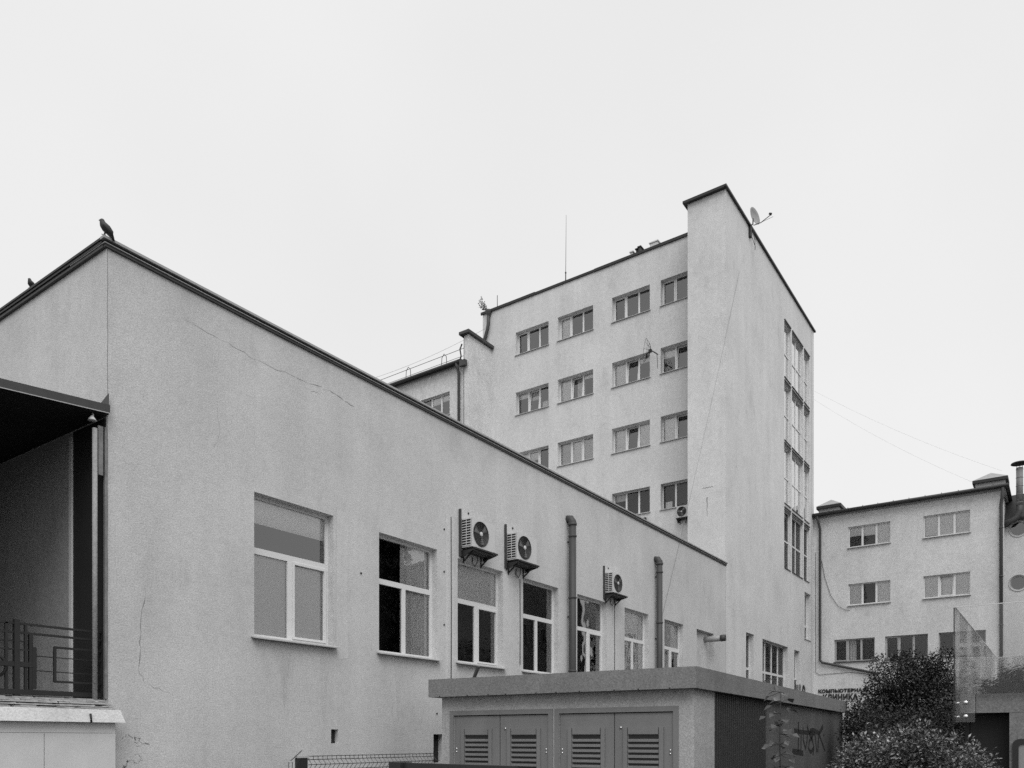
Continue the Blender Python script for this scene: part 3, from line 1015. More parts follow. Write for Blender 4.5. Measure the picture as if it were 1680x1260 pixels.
lamp = thing('security_camera', 'two small dark lamp heads under the lowest facade window above the hall roof', 'lamp', (F - .02, 4.45, 12.12))
for dy in (0, .62):
    e = MB(); e.tube([(0.02, dy, .1), (-.12, dy, .1), (-.14, dy, .0)], .02, 6); e.lathe([(.03, .06), (.11, -.02), (.10, -.06), (0, -.06)], (-.4, 0, 1), (-.16, dy, .0), 12); e.build('lamp_head', 'dark', lamp)
e = MB(); e.box(-.02, .02, -.02, .66, .08, .12); e.tube([(0, -.02, .1), (0, -.03, -1.2)], .012, 5); e.build('mount', 'dark', lamp)

# birds
def bird(loc, rot, k, lab):
    e = MB()
    rings = [((-.085, 0, -.03), .012, .022), ((-.075, 0, .02), .016, .026), ((-.050, 0, .06), .034, .040), ((-.02, 0, .11), .052, .055), ((.0, 0, .16), .052, .054),
             ((.015, 0, .20), .040, .042), ((.025, 0, .225), .030, .031), ((.030, 0, .25), .029, .028), ((.028, 0, .27), .018, .018), ((.026, 0, .278), .006, .006)]
    e.loft(rings, 14)
    e.tube([(.05, 0, .250), (.066, 0, .243)], [.010, .002], 6)
    for s in (-1, 1):
        e.tube([(.0, s * .02, .075), (.012, s * .022, .0)], .006, 5)
        e.tube([(-.01, s * .022, .004), (.035, s * .026, .004)], .005, 5)
        e.loft([((-.075, s * .030, .01), .006, .006), ((-.055, s * .046, .07), .030, .010), ((-.015, s * .056, .14), .036, .010), ((.002, s * .045, .19), .016, .008)], 8)
    o = e.build('bird', 'feather', None, loc, rot)
    o.scale = (k * 1.35, k * 1.45, k * .92)
    tag(o, lab, 'bird', 'birds on the hall eave')
bird((-.05, -.05, 9.226), R(150), 1.0, 'dark bird perched upright on the corner of the hall roof')
bird((-.06, 2.34, 9.222), R(200), .62, 'small dark bird on the left slope of the hall eave')

# ------------------------------------------------------------------ porch on the left
porch = thing('porch', 'raised porch with a dark sloping canopy left of the hall corner', 'porch', (0, 0, 0))
zc = lambda u: 6.67 + .105 * u
e = MB()
x0, x1 = -7, -.01
e.hexa([(x0, -.12, zc(x0) - .125), (x1, -.12, zc(x1) - .125), (x1, -.08, zc(x1) - .125), (x0, -.08, zc(x0) - .125),
        (x0, -.12, zc(x0)), (x1, -.12, zc(x1)), (x1, -.08, zc(x1)), (x0, -.08, zc(x0))])
e.build('fascia', 'gutter', porch)
e = MB()
e.bar((x0, -.126, zc(x0) - .13), (x1, -.126, zc(x1) - .13), .012)
e.build('drip_edge', 'pale_edge', porch)
e = MB()
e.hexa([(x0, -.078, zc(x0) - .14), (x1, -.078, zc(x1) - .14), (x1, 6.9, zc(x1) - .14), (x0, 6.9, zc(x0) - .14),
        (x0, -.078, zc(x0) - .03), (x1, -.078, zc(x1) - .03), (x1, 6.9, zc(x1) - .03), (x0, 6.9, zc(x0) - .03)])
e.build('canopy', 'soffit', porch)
e = MB()
e.quad((-.006, -.075, 6.64), (-.006, .45, 6.64), (-.006, -.075, 6.86))
e.quad((-.012, -.075, 6.64), (-.012, -.075, 6.86), (-.012, .45, 6.64))
e.build('flashing', 'gutter', porch)
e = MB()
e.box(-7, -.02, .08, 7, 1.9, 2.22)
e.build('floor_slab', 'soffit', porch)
e = MB()
e.box(-7, -.02, 6.9, 7, 2.2, 6.8); e.box(-7.1, -7, .0, 7, 3.6, 5.9)  # unseen hanging wall at the left added to shape the light inside
e.build('back_and_shade_wall', 'soffit', porch)
e = MB(); e.box(-.02, -.003, 1.07, 6.85, 2.24, 6.5); e.build('inner_wall', 'porch_grey', porch)
e = MB(); e.box(-.05, -.003, .99, 1.068, 2.24, 6.42); e.build('door_trim', 'frame', porch)
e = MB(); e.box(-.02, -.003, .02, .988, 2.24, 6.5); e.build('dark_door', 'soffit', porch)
e = MB(); e.box(-.035, -.002, -.02, .03, 2.22, 6.35); e.build('jamb', 'patch', porch)
e = MB(); e.tube([(-.19, -.02, 2.05), (-.19, -.02, 6.28)], .036, 10); e.build('post', 'chimney', porch)
e = MB(); e.box(-.14, -.07, -.03, .01, 5.6, 6.34); e.build('batten', 'patch', porch)
e = MB()
e.tube([(-.22, -.02, 6.5), (-.22, -.03, 6.42)], .012, 6)
e.lathe([(.015, .05), (.05, .0), (.062, -.025), (0, -.025)], (0, 0, 1), (-.24, -.04, 6.40), 12)
e.build('porch_lamp', 'frame', porch)
e = MB()     # layered broken screed along the floor edge
e.box(-7, -.03, -.10, .09, 2.043, 2.19)
for k in range(420):
    a = rnd.uniform(-4.5, -.05)
    L_, z = rnd.uniform(.05, .3), rnd.choice((2.045, 2.08, 2.12, 2.15, 2.17))
    y = -.28 + (z - 2.045) * 1.5 + rnd.uniform(-.02, .03)
    h = rnd.uniform(.008, .03)
    j = lambda: rnd.uniform(-.012, .012)
    b_ = min(a + L_, -.02)
    e.hexa([(a + j(), y + j(), z), (b_ + j(), y + j(), z), (b_, .0, z), (a, .0, z),
            (a + j(), y + j() + .015, z + h + j() * .5), (b_ + j(), y + j() + .015, z + h + j() * .5), (b_, .0, z + h + .006), (a, .0, z + h + .006)])
o = e.build('screed', 'rough', porch); o['kind'] = 'stuff'
e = MB()
e.hexa([(-7, -.36, 1.85), (.10, -.36, 1.85), (.10, -.0005, 1.85), (-7, -.0005, 1.85), (-7, -.30, 2.042), (.05, -.30, 2.042), (.05, -.0005, 2.042), (-7, -.0005, 2.042)])
e.build('floor_edge', 'porch_fascia', porch)
for a, b in ((-6.3, -3.62), (-3.61, -1.02), (-1.01, -.005)):
    e = MB(); e.box(a, b, -.26, -.001, 0, 1.69); e.build('panel', 'panel', porch)
e = MB(); e.box(-6.3, -.005, -.255, -.001, 1.695, 1.848); e.build('upper_band', 'panel', porch)
e = MB(); e.tube([(-.42, -.345, 1.97), (-.42, -.36, 1.94), (-.415, -.365, 1.84)], [.018, .014, .014], 6); e.build('bracket_stub', 'black', porch)
e = MB(); e.bar((-.62, -.2, 1.80), (-.52, -.3, 1.84), .012); e.build('loose_wire', 'pale_edge', porch)

# porch railing: geometric bars
rl = thing('porch_railing', 'black railing of crossed bars on the porch edge', 'railing', (0, .12, 2.2))
RZ = lambda z: z - 2.2
posts = [(-1.345, .036, 2.25, 3.24), (-1.215, .07, 2.2, 3.29), (-1.095, .036, 2.25, 3.22), (-1.03, .05, 2.25, 3.10), (-.985, .055, 2.32, 2.92), (-.70, .035, 2.44, 2.95),
         (-1.47, .06, 2.25, 2.85), (-1.62, .04, 2.25, 3.24)]
for x, w, z0, z1 in posts:
    e = MB(); e.box(x - w / 2, x + w / 2, -w / 2, w / 2, RZ(z0), RZ(z1)); e.build('upright', 'black', rl)
rails = [(-6, -.03, 3.235, .03), (-6, -.03, 3.11, .03), (-2.4, -1.10, 2.985, .02), (-2.4, -1.0, 2.868, .025), (-.70, -.03, 2.945, .03), (-.70, -.03, 2.445, .03),
         (-.98, -.03, 2.795, .014), (-.98, -.03, 2.585, .014), (-2.4, -.97, 2.66, .068), (-6, -.03, 2.27, .07)]
for i, (a, b, z, w) in enumerate(rails):
    y = .004 * (i % 3)
    e = MB(); e.box(a, b, y - w / 2 - .003, y + w / 2 + .003, RZ(z) - w / 2, RZ(z) + w / 2); e.build('rail', 'black', rl)
for k in range(6):
    rl_ = MB(); rl_.box(-5.6 + k * .6, -5.56 + k * .6, -.02, .02, RZ(2.25), RZ(3.235)); rl_.build('upright', 'black', rl)
e = MB(); e.lathe([(.14, -.02), (.17, -.02), (.17, .02), (.14, .02), (.14, -.02)], (0, 1, 0), (-1.50, .0, RZ(2.62)), 20); e.build('ring', 'black', rl)

# ------------------------------------------------------------------ substation hut
hut = thing('substation_hut', 'small grey substation with a heavy flat roof slab and louvred doors', 'hut', (5.64, -7.17, 0), R(2.93))
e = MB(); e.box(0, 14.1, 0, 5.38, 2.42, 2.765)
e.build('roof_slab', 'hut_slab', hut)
DO = [(2.80, 4.91), (.45, 2.58)]
fops = [(5.2 - b, 5.2 - a, 0, 2.06, .06) for a, b in DO]
wall_mb(5.2 - .10, 0, 2.42, fops, .06).build('wall', 'hut', hut, (.20, 5.2, 0), LEFT)
e = MB()                       # the side wall: plain return, slatted bay, concrete
e.box(.201, 1.25, .10, .2, 0, 2.42)
e.build('wall', 'hut', hut)
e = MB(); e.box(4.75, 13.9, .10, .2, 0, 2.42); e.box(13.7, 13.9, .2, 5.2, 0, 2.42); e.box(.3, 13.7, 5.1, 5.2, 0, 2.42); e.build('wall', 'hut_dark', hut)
e = MB(); e.box(1.25, 4.75, .16, .2, 0, 2.42); e.build('louvre_back', 'black', hut)
for k in range(27):
    x = 1.27 + k * .129
    e = MB(); e.box(x, x + .075, .105, .155, 0, 2.41); e.build('slat', 'gutter', hut)
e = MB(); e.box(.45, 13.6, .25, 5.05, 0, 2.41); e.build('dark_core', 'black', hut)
for a, b in DO:
    L_ = b - a
    d0 = 5.2 - b
    e = MB()
    cellframe(e, 0, L_, -.12, 2.06, .0, 0, 0) if False else None
    for xa, xb, za, zb in ((-.09, .0, 0, 2.15), (L_, L_ + .09, 0, 2.15), (.0, L_, 2.062, 2.15)):
        e.box(xa, xb, -.018, -.001, za, zb)
    e.build('door_frame', 'door', hut, (.20, b, 0), LEFT)
    for k in range(2):
        w = L_ / 2
        m = MB(); m.box(.008, w - .008, .02, .055, .02, 2.045)
        dr = m.build('door', 'door', hut, (.20, b - k * w, 0), LEFT)
        xa, xb, za, zb = .255, w - .255, .35, 1.68
        m = MB()
        for (a1, b1, c1, d1) in ((xa - .09, xa, za - .09, zb + .13), (xb, xb + .09, za - .09, zb + .13), (xa, xb, zb, zb + .13), (xa, xb, za - .09, za)):
            m.hexa([(a1, .019, c1), (b1, .019, c1), (b1, .0195, c1), (a1, .0195, c1), (a1, .019, d1), (b1, .019, d1), (b1, .0195, d1), (a1, .0195, d1)])
            m.box(a1 + .008, b1 - .008, -.012, .0185, c1 + .008, d1 - .008)
        m.build('louvre_frame', 'door', dr)
        m = MB(); m.box(xa + .01, xb - .01, .0175, .0192, za + .005, zb - .005); m.build('louvre_back', 'black', dr)
        nb = 14
        for q in range(nb):
            z = za + .03 + q * (zb - za - .06) / nb
            h = (zb - za) / nb
            m = MB(); m.hexa([(xa, -.002, z), (xb, -.002, z), (xb, .016, z + h * .0), (xa, .016, z + h * .0), (xa, -.002, z + h * .42), (xb, -.002, z + h * .42), (xb, .016, z + h * .5), (xa, .016, z + h * .5)])
            m.build('slat', 'door', dr)
        m = MB()
        hx_ = .05 if k == 0 else w - .06
        for z in (1.42, 1.36):
            m.lathe([(0, .014), (.016, .010), (.018, 0)], (0, -1, 0), (hx_, .02, z), 10)
        if k == 1:
            m.lathe([(0, .02), (.022, .014), (.022, 0)], (0, -1, 0), (.12, .02, 1.80), 12)
        m.build('bolt', 'steel', dr)
gf = MB()
def spray(pts, w):
    gf.ribbon([(x, .096, z) for x, z in pts], w * 1.45, (0, -1, 0))
S = lambda zx, zy: (7.75 + (zx - 740) * .0089, 1.97 - (zy - 560) * .00176)
for pts, w in [([(690, 650), (760, 665), (960, 680)], .07), ([(740, 530), (742, 700), (736, 940)], .07), ([(670, 930), (740, 945), (800, 970)], .09),
               ([(775, 690), (770, 930)], .06), ([(800, 600), (800, 780), (830, 900), (850, 800), (855, 690)], .06), ([(850, 580), (880, 680), (930, 800), (945, 900), (930, 1000)], .07),
               ([(935, 700), (880, 800), (870, 900), (900, 960), (945, 900)], .07), ([(960, 680), (975, 850), (985, 970)], .06), ([(1080, 570), (1020, 680), (1000, 960)], .10),
               ([(1020, 690), (1060, 800), (1110, 950)], .06), ([(890, 650), (930, 630), (990, 660), (1030, 680)], .08), ([(1092, 690), (1098, 720)], .05)]:
    spray([S(*p) for p in pts], w)
gf.build('graffiti', 'spray', hut)
e = MB(); e.tube([(5.4, .15, 2.76), (5.4, .12, 2.88), (5.42, .22, 2.95), (5.44, .32, 2.88), (5.44, .29, 2.76)], .010, 6); e.build('lifting_loop', 'dark', hut)
for k in range(10):
    y = .5 + k * .5 + rnd.uniform(-.1, .1)
    MB().box(-.008, .004, y, y + .02, 2.405, 2.44).build('drip_stub', 'dark', hut)
e = MB(); e.bar((.35, 4.55, 2.765), (.30, 4.40, 3.0), .05); tag(e.build('plank_end', 'gutter', None, (5.64, -7.17, 0), R(2.93)), 'short dark stick leaning up from the substation roof below the fourth window', 'stick')

# ------------------------------------------------------------------ terrace with glass balustrade
te = thing('glass_terrace', 'concrete terrace with frameless glass balustrade at the right edge', 'terrace', (7.43, -10.6, 0))
TW = 5.0
e = MB(); e.box(.08, 9.2, -.06, -TW, 2.0, 2.29)
e.build('slab', 'terrace', te)
e = MB(); e.box(.083, .3, -.695, -TW, 0, 1.998); e.build('wall', 'terrace', te)
e = MB(); e.box(.34, .5, -.17, -TW, 0, 1.998); e.box(.34, 9, -.10, -.16, 0, 1.998); e.build('recess_shade', 'soffit', te)  # near-black sheet close behind the edge stands for the recess shade
def gpanel(p0, p1, z0, z1a, z1b):
    p0, p1 = Vector(p0), Vector(p1)
    d = (p1 - p0).normalized()
    nn = Vector((-d.y, d.x, 0)) * .006
    m = MB()
    A0, A1 = Vector((p0.x, p0.y, z0)), Vector((p1.x, p1.y, z0))
    B0, B1 = Vector((p0.x, p0.y, z1a)), Vector((p1.x, p1.y, z1b))
    m.hexa([A0 - nn, A1 - nn, A1 + nn, A0 + nn, B0 - nn, B1 - nn, B1 + nn, B0 + nn])
    return m.build('glass_panel', 'glass_clear', te)
gpanel((0, -.008, 0), (0, -.262, 0), 1.86, 2.288, 2.288)
gpanel((0, -.008, 0), (0, -1.9, 0), 2.29, 3.61, 3.61)
gpanel((0, -1.92, 0), (0, -TW, 0), 2.29, 3.61, 3.61)
for k in range(4):
    gpanel((.02 + k * 2.2, 0, 0), (2.2 + k * 2.2 - .01, 0, 0), 1.86, 3.61, 3.61)
gpanel((8.82, -.02, 0), (8.0, -.72, 0), 2.3, 3.58, 3.54)
gpanel((7.98, -.74, 0), (6.2, -2.3, 0), 2.3, 3.54, 3.5)
e = MB()
e.box(-.008, .008, -.0, -TW, 3.611, 3.622)
e.box(.01, 8.8, -.008, .008, 3.611, 3.622)
e.bar((8.82, 0, 3.59), (6.2, -2.3, 3.51), .018)
e.build('edge_strip', 'frame', te)
e = MB(); e.box(-.009, .009, .008, .022, 1.86, 3.611); e.build('corner_joint', 'dark', te)
def knob(p, ax):
    m = MB(); m.lathe([(.018, -.06), (.018, .0), (.030, .0), (.033, .012), (.028, .022), (0, .024)], ax, p, 16); m.build('glass_fixing', 'steel', te)
for z in (2.155, 1.945):
    for y in (-.14,):
        knob((-.01, y, z), (-1, 0, 0))
    for x in (.1, .9, 1.8, 2.9, 3.9, 4.9, 6.8, 7.9, 8.6):
        knob((x, .01, z), (0, 1, 0))
e = MB(); e.box(.079, .0815, -.26, -.267, 2.0, 2.29); e.build('slab_joint', 'black', te)
# planting on the terrace
gr = MB()
for k in range(5200):
    x = rnd.uniform(.5, 5.5); y = rnd.uniform(-.22 - .03 * x, -2.6)
    h = rnd.uniform(.12, .42) * (1.0 + .18 * x) * (.6 if y > -.45 else 1)
    lx, ly = rnd.uniform(-.1, .1), rnd.uniform(-.1, .1)
    w = rnd.uniform(.004, .012)
    gr.quad((x - w, y, 2.29), (x + w, y, 2.29), (x + lx + w * .3, y + ly, 2.29 + h), (x + lx - w * .3, y + ly, 2.29 + h))
    for j in range(3):
        t = rnd.uniform(.4, 1)
        cx, cy, cz = x + lx * t, y + ly * t, 2.29 + h * t
        s = rnd.uniform(.015, .035)
        gr.quad((cx, cy, cz), (cx + s, cy - s, cz + s * .3), (cx + s * .3, cy - s * 2, cz + s), (cx - s, cy - s, cz + s * .5))
o = gr.build('planting', 'leaf_dark', None, (7.43, -10.6, 0)); o['kind'] = 'stuff'
o['label'] = 'grassy planting behind the glass balustrade'; o['category'] = 'grass'
# rounded frame board on the terrace wall
bd = thing('rounded_board', 'pale board in a thick dark rounded frame under the terrace', 'board', (7.43 + .083, -11.335, .0))
def rrect(x0, x1, z0, z1, r, n=6):
    P = []
    for cx, cz, a in ((x1 - r, z1 - r, 0), (x0 + r, z1 - r, 90), (x0 + r, z0 + r, 180), (x1 - r, z0 + r, 270)):
        for k in range(n + 1):
            t = R(a + 90 * k / n)
            P.append((cx + r * math.cos(t), cz + r * math.sin(t)))
    return P
o1, i1 = rrect(0, 1.2, .3, 1.605, .09), rrect(.075, 1.125, .375, 1.53, .05)
e = MB()
n = len(o1)
for j in range(n):
    k = (j + 1) % n
    e.quad((o1[j][0], -.03, o1[j][1]), (i1[j][0], -.03, i1[j][1]), (i1[k][0], -.03, i1[k][1]), (o1[k][0], -.03, o1[k][1]))
    e.quad((o1[j][0], 0, o1[j][1]), (o1[j][0], -.03, o1[j][1]), (o1[k][0], -.03, o1[k][1]), (o1[k][0], 0, o1[k][1]))
    e.quad((i1[j][0], -.03, i1[j][1]), (i1[j][0], -.004, i1[j][1]), (i1[k][0], -.004, i1[k][1]), (i1[k][0], -.03, i1[k][1]))
e.build('frame', 'dark', bd, (0, 0, 0), LEFT)
e = MB(); e.quad(*[(x, -.005, z) for x, z in reversed(i1)]); e.build('board_face', 'board', bd, (0, 0, 0), LEFT)

# ------------------------------------------------------------------ fence and gate post at the bottom edge
fe = thing('mesh_fence', 'welded wire mesh fence with a bent top in front of the hall', 'fence', (2.2, -1.9, 0))
e = MB(); e.box(-.13, .03, -.06, .06, 0, 1.30); ps = e.build('post', 'dark', fe)
e = MB(); e.box(-.14, .05, -.07, .07, 1.301, 1.33); e.build('post_cap', 'pale_edge', ps)
LF = 3.3
for k in range(int(LF / .1)):
    x = .1 + k * .1
    e = MB(); e.tube([(x, 0, .1), (x, 0, 1.10), (x + .01, -.07, 1.19), (x, 0, 1.27), (x, 0, 1.335)], .006, 4, False)
    e.build('upright_wire', 'dark', fe)
for z, y in ((1.325, 0), (1.27, 0), (1.19, -.07), (1.10, 0), (.9, 0), (.7, 0), (.5, 0), (.3, 0)):
    e = MB(); e.tube([(.03, y - .005, z), (LF, y - .005, z - .0)], .006, 4); e.build('cross_wire', 'dark', fe)
for dx in (-.18, -.25, -.32):
    e = MB(); e.tube([(dx - .15, .0, .2), (dx - .12, 0, .95), (dx - .0, -.02, 1.12), (dx + .02, 0, 1.24)], .008, 4); e.build('bent_wire', 'dark', fe)
e = MB(); e.tube([(-.26, 0, 1.26), (-.02, .02, 1.42)], .008, 4); e.build('bent_wire', 'dark', fe)

gp = thing('gate_post', 'dark square gate post with a top rail in front of the fence', 'fence', (-2.59, -8.50, 0))
e = MB(); e.box(-.05, .05, -.05, .05, 0, 1.455); e.build('post', 'dark', gp)
e = MB(); e.hexa([(-.02, -.052, 1.36), (.02, -.052, 1.36), (.02, -.9, 1.36), (-.02, -.9, 1.36), (-.02, -.052, 1.452), (.02, -.052, 1.452), (.02, -.9, 1.448), (-.02, -.9, 1.448)])
e.build('rail', 'dark', gp)
e = MB(); e.box(-.05, .05, -.90, -1.0, 0, 1.42); e.build('post', 'dark', gp)
for k in range(6):
    y = -.15 - k * .12
    e = MB(); e.box(-.01, .01, y, y - .02, .1, 1.359); e.build('bar', 'dark', gp)

# ------------------------------------------------------------------ vegetation
def leaf(mb, p, d, up, L, w):
    """One folded leaf: two triangles."""
    s = d.cross(up)
    if s.length < 1e-4: s = Vector((1, 0, 0))
    s.normalize()
    n = s.cross(d).normalized()
    m = p + d * L * .45
    i = len(mb.v)
    mb.v += [tuple(p), tuple(m + s * w + n * w * .35), tuple(p + d * L), tuple(m - s * w + n * w * .35)]
    mb.f += [(i, i + 2, i + 1), (i, i + 3, i + 2)]
    mb.s += [False, False]

def sph(rg):
    while True:
        v = Vector((rg.uniform(-1, 1), rg.uniform(-1, 1), rg.uniform(-1, 1)))
        if .05 < v.length < 1: return v

def clumps(mb, rg, c, rad, n_cl, per, L, droop=.2, shell=.3, cr=.28):
    """Leaf clumps spread through the outer part of an ellipsoid."""
    c, rad = Vector(c), Vector(rad)
    for _ in range(n_cl):
        v = sph(rg)
        out = rg.random()
        v = v.normalized() * (shell + (1 - shell) * rg.random() ** .6) * (1.0 if out < .8 else rg.uniform(1.05, 1.3))
        q = c + Vector((v.x * rad.x, v.y * rad.y, v.z * rad.z))
        r = cr * (rg.uniform(.6, 1.3) if out < .8 else rg.uniform(.35, .7))
        for _ in range(per if out < .8 else per // 2):
            o = sph(rg)
            p = q + o * r
            d = (o.normalized() + v * .6 + Vector((rg.uniform(-.5, .5), rg.uniform(-.5, .5), rg.uniform(-.6, .3) - droop))).normalized()
            up = (Vector((0, 0, 1)) + sph(rg) * .6).normalized()
            l = L * rg.uniform(.6, 1.25)
            leaf(mb, p, d, up, l, l * rg.uniform(.22, .36))

def plant(name, lab, cat, loc, H, lobes, leafmat, L, n_cl, per, seed, group=None, trunk=.07, part='crown', cr=.28):
    rg = random.Random(seed)
    t = thing(name, lab, cat, loc, group=group)
    w = MB()
    top = Vector((0, 0, H * .45))
    w.tube([(0, 0, 0), (rg.uniform(-.05, .05), rg.uniform(-.05, .05), H * .2), tuple(top)], [trunk, trunk * .8, trunk * .6], 8)
    for c, r in lobes:
        c = Vector(c)
        for k in range(3):
            e_ = c + Vector((rg.uniform(-.5, .5) * r[0], rg.uniform(-.5, .5) * r[1], rg.uniform(-.2, .7) * r[2]))
            b0 = Vector((0, 0, H * rg.uniform(.1, .42)))
            md_ = b0.lerp(e_, .5) + Vector((rg.uniform(-.1, .1), rg.uniform(-.1, .1), .1))
            w.tube([b0, md_, e_], [trunk * .5, trunk * .35, trunk * .12], 6)
    w.build('trunk', 'bark', t)
    m = MB(); w2 = MB()
    tot = sum(r[0] * r[1] * r[2] for c, r in lobes) or 1
    for c, r in lobes:
        k = max(6, int(n_cl * r[0] * r[1] * r[2] / tot))
        clumps(m, rg, c, r, k, per, L, cr=cr)
        for _ in range(max(4, int(16 * r[0]))):
            v = sph(rg); v.z = abs(v.z) * .9 + .15; v.normalize()
            a_ = Vector(c) + Vector((v.x * r[0], v.y * r[1], v.z * r[2])) * .85
            b_ = a_ + (v + Vector((rg.uniform(-.4, .4), rg.uniform(-.4, .4), .35))).normalized() * rg.uniform(.12, .38) * max(.7, r[0])
            w2.tube([a_, a_.lerp(b_, .5) + sph(rg) * .02, b_], .004, 4)
            for q in range(11):
                p_ = a_.lerp(b_, q / 10)
                dd = (sph(rg).normalized() + (b_ - a_).normalized() * .5).normalized()
                leaf(m, p_, dd, (Vector((0, 0, 1)) + sph(rg) * .5).normalized(), L * rg.uniform(.7, 1.2), L * .3)
    m.build(part, leafmat, t)
    w2.build('twig', 'bark', t)['kind'] = 'stuff'
    return t

# dark tree between the block and the substation
SD = lambda q, z, d=0: (.574 * q + .819 * d, -.819 * q + .574 * d, z)
plant('tree', 'dark dense tree in front of the ground-floor windows of the right block', 'tree', (20.5, -8.3, 0), 4.4,
      [(SD(-.75, 3.45), (.75, .75, .75)), (SD(.1, 3.55, .2), (.8, .8, .75)), (SD(.95, 3.45), (.75, .75, .8)), (SD(-1.25, 2.75), (.65, .65, .65)), (SD(0, 2.6), (1.2, 1.2, .9)),
       (SD(1.4, 2.6), (.8, .8, .9)), (SD(-1.5, 1.9), (.8, .8, .8)), (SD(0, 1.6), (1.5, 1.5, 1.0)), (SD(1.5, 1.6), (1.0, 1.0, 1.0))],
      'leaf_dark', .085, 1700, 40, 3, trunk=.11, cr=.27)
plant('shrub', 'dark shrub growing past the back corner of the substation', 'shrub', (14.9, -8.85, 0), 2.6,
      [((0, 0, 1.55), (.9, .75, .7)), ((.2, .5, 1.9), (.7, .5, .5)), ((-.2, -.5, 1.4), (.8, .7, .8)), ((.4, -.9, 1.9), (.7, .5, .6))], 'leaf_dark', .07, 460, 34, 5, trunk=.05, cr=.2)
plant('shrub', 'dark shrub filling the gap between substation end and the tree', 'shrub', (17.2, -7.5, 0), 2.6,
      [((0, 0, 1.7), (.8, .65, .75)), ((.2, .3, 2.1), (.6, .4, .5)), ((0, -.4, 1.2), (.9, .6, .8))], 'leaf_dark', .075, 380, 34, 6, trunk=.05, cr=.2)
plant('shrub', 'pale-leaved shrub tucked against the glass corner of the terrace', 'shrub', (6.05, -10.25, -.14), 2.0,
      [((0, 0, 1.40), (.5, .45, .5)), ((.15, .4, 1.3), (.45, .4, .45)), ((-.2, -.35, 1.35), (.45, .4, .45)), ((0, 0, .9), (.6, .6, .55))], 'leaf_mid', .06, 560, 36, 8, trunk=.035, cr=.14)
plant('shrub', 'pale-leaved shrub standing between substation end and terrace', 'shrub', (8.5, -9.35, -.12), 2.0,
      [((0, 0, 1.35), (.6, .5, .55)), ((.3, -.4, 1.4), (.5, .45, .5)), ((-.3, .3, 1.2), (.5, .42, .5)), ((0, 0, .8), (.7, .6, .6))], 'leaf_mid', .064, 560, 36, 11, trunk=.035, cr=.15)
plant('shrub', 'lower shrub in front of the dark opening under the terrace', 'shrub', (5.55, -10.87, -.12), 1.7,
      [((0, 0, 1.2), (.45, .36, .45)), ((.1, .25, 1.15), (.4, .35, .4)), ((0, -.2, 1.1), (.35, .22, .35)), ((0, 0, .75), (.5, .4, .5))], 'leaf_mid', .048, 420, 36, 14, trunk=.03, cr=.13)

# sapling with a few big leaves in front of the substation side
sp = thing('sapling', 'slender sapling with sparse big leaves before the graffiti wall', 'sapling', (2.86, -9.3, 0))
e = MB(); e.tube([(0, 0, 0), (.01, 0, 1.0), (.0, .01, 1.6), (.02, 0, 2.15)], [.014, .011, .008, .004], 6); e.build('trunk', 'bark', sp)
rg = random.Random(21)
tw = MB(); lf = MB()
for z, n, L in ((2.14, 4, .12), (2.02, 5, .13), (1.9, 4, .13), (1.78, 6, .12), (1.66, 5, .12), (1.54, 6, .11), (1.42, 6, .11), (1.30, 6, .11)):
    for k in range(n):
        a = rg.uniform(0, 6.28)
        d = Vector((math.cos(a), math.sin(a), rg.uniform(-.1, .25))).normalized()
        p0 = Vector((0, 0, z))
        p1 = p0 + d * rg.uniform(.03, .17) + Vector((0, 0, rg.uniform(-.05, .05)))
        tw.tube([p0, p1], .003, 4)
        leaf(lf, p1, (d + Vector((0, 0, -.55))).normalized(), (Vector((-.45, -.2, .8)) + sph(rg) * .5).normalized(), L * rg.uniform(.7, 1.1), L * .34)
        if rg.random() < .6:
            leaf(lf, p0.lerp(p1, .6), (d + sph(rg) * .9).normalized(), (Vector((-.6, -.3, .6)) + sph(rg) * .5).normalized(), L * .7, L * .26)
tw.build('twig', 'bark', sp)['kind'] = 'stuff'; lf.build('foliage', 'leaf_pale', sp)
# sprout growing out of the roof corner of the facade
rs = thing('roof_sprout', 'wispy plant sprouting from the left roof corner of the facade', 'plant', (F - .02, 13.95, 25.06))
tw = MB(); lf = MB()
for k in range(7):
    d = Vector((rg.uniform(-.3, .1), rg.uniform(.1, .9), rg.uniform(.4, .9)))
    tw.tube([(0, 0, 0), tuple(d * .5 + Vector((0, 0, .08))), tuple(d * rg.uniform(.7, 1.0))], .010, 4)
    for j in range(14):
        p = d * rg.uniform(.25, 1.0) + sph(rg) * .09
        leaf(lf, p, sph(rg).normalized(), Vector((0, 0, 1)), .09, .03)
tw.build('stem', 'bark', rs); lf.build('foliage', 'leaf_dark', rs)

# trees across the yard, reflected in the hall windows; one unseen tree added for shade
yt = plant('yard_tree', 'tall tree reflected in the lower panes of the third hall window', 'tree', (33, -19, 0), 8.0,
           [((0, 0, 5.5), (2.6, 2.6, 2.3)), ((-1.6, .5, 4.6), (1.6, 1.6, 1.6)), ((1.8, -.4, 4.4), (1.8, 1.6, 1.7)), ((.3, 0, 3.2), (2.4, 2.2, 1.6))], 'leaf_dark', .2, 420, 26, 31, 'trees across the yard', trunk=.2, cr=.5)
for i, (u, v, k, lab) in enumerate([(38.5, -21, .95, 'tree reflected beside the tall one in the third hall window'), (27.5, -20, .75, 'lower tree reflected at the edge of the third hall window'),
                                      (8.5, -16.5, 1.1, 'unseen tree added to shade the side of the substation')]):
    o = copy_tree(yt)
    o.location = (u, v, 0); o.rotation_euler = (0, 0, 1.3 + i); o.scale = (k, k, k); o['label'] = lab

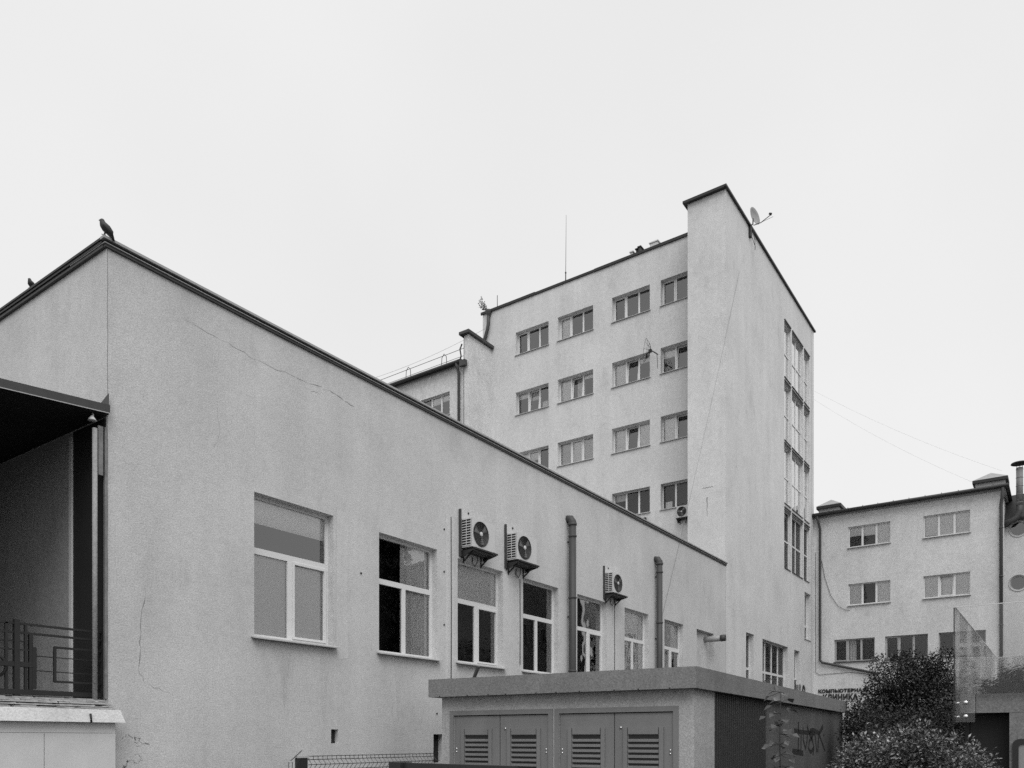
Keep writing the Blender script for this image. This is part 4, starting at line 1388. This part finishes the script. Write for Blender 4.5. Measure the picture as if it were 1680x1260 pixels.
plant('yard_tree', 'slim tall tree reflected in the left half of the second hall window', 'tree', (24.6, -18, 0), 14.0,
      [((0, 0, 12), (1.2, 1.2, 2.2)), ((.2, 0, 8.8), (1.6, 1.6, 2.4)), ((-.2, .2, 5.6), (1.7, 1.7, 2.2)), ((0, 0, 3.2), (1.5, 1.5, 1.6))], 'leaf_dark', .34, 1300, 30, 41, 'trees across the yard', trunk=.22, cr=.6)
ah = thing('brick_house', 'dark brick house across the yard, reflected in the fourth and fifth hall windows', 'building', (34.5, -16.6, 0))
hw = [(1.2 + 2.6 * k, 2.5 + 2.6 * k, z, z + 1.5, .15) for k in range(4) for z in (1.2, 4.4, 7.6)]
wall_mb(9.6, 0, 13.5, [(9.6 - b, 9.6 - a, c, d, e) for a, b, c, d, e in hw if b < 9.6]).build('wall', 'brick', ah, (9.6, 0, 0), R(180))
MB().box(0, 9.6, -9, -.3, 0, 13.45).build('core', 'brick', ah)
MB().box(-.3, 9.9, -9.3, .3, 13.51, 13.7).build('roof', 'roof', ah)
for a, b, c, d, e in hw:
    if b < 9.6:
        m = MB(); cellframe(m, 0, b - a, 0, d - c, .07, .08, .13); m.box((b - a) / 2 - .03, (b - a) / 2 + .03, .08, .13, .07, d - c - .07)
        m.build('window', 'gutter', ah, (b, 0, c), R(180))

# ------------------------------------------------------------------ cables in the air
def span(nm, a, b, sag, r, lab):
    a, b = Vector(a), Vector(b)
    pts = [a.lerp(b, t / 16) - Vector((0, 0, sag * 4 * (t / 16) * (1 - t / 16))) for t in range(17)]
    e = MB(); e.tube([p - a for p in pts], r, 5)
    tag(e.build(nm, 'wire', None, tuple(a)), lab, 'cable')
span('hanging_cable', (28.53, -.03, 22.63), (20.26, -.03, 6.14), .25, .004, 'thin cable hanging down the tower corner to the seventh hall window')
span('overhead_wire', (UE - .1, -.05, 21.9), (42.5, -9.3, 15.75), .25, .0025, 'upper of two thin wires running from the tower to the flue at right')
span('overhead_wire', (UE - .1, -.05, 21.4), (42.0, -8.1, 15.2), .25, .0025, 'lower of two thin wires running from the tower to the right chimney')
span('overhead_wire', (F - .3, 13.9, 24.0), (F - 1.5, 23.5, 22.9), .3, .006, 'thin wire running left from the facade over the wing roof')
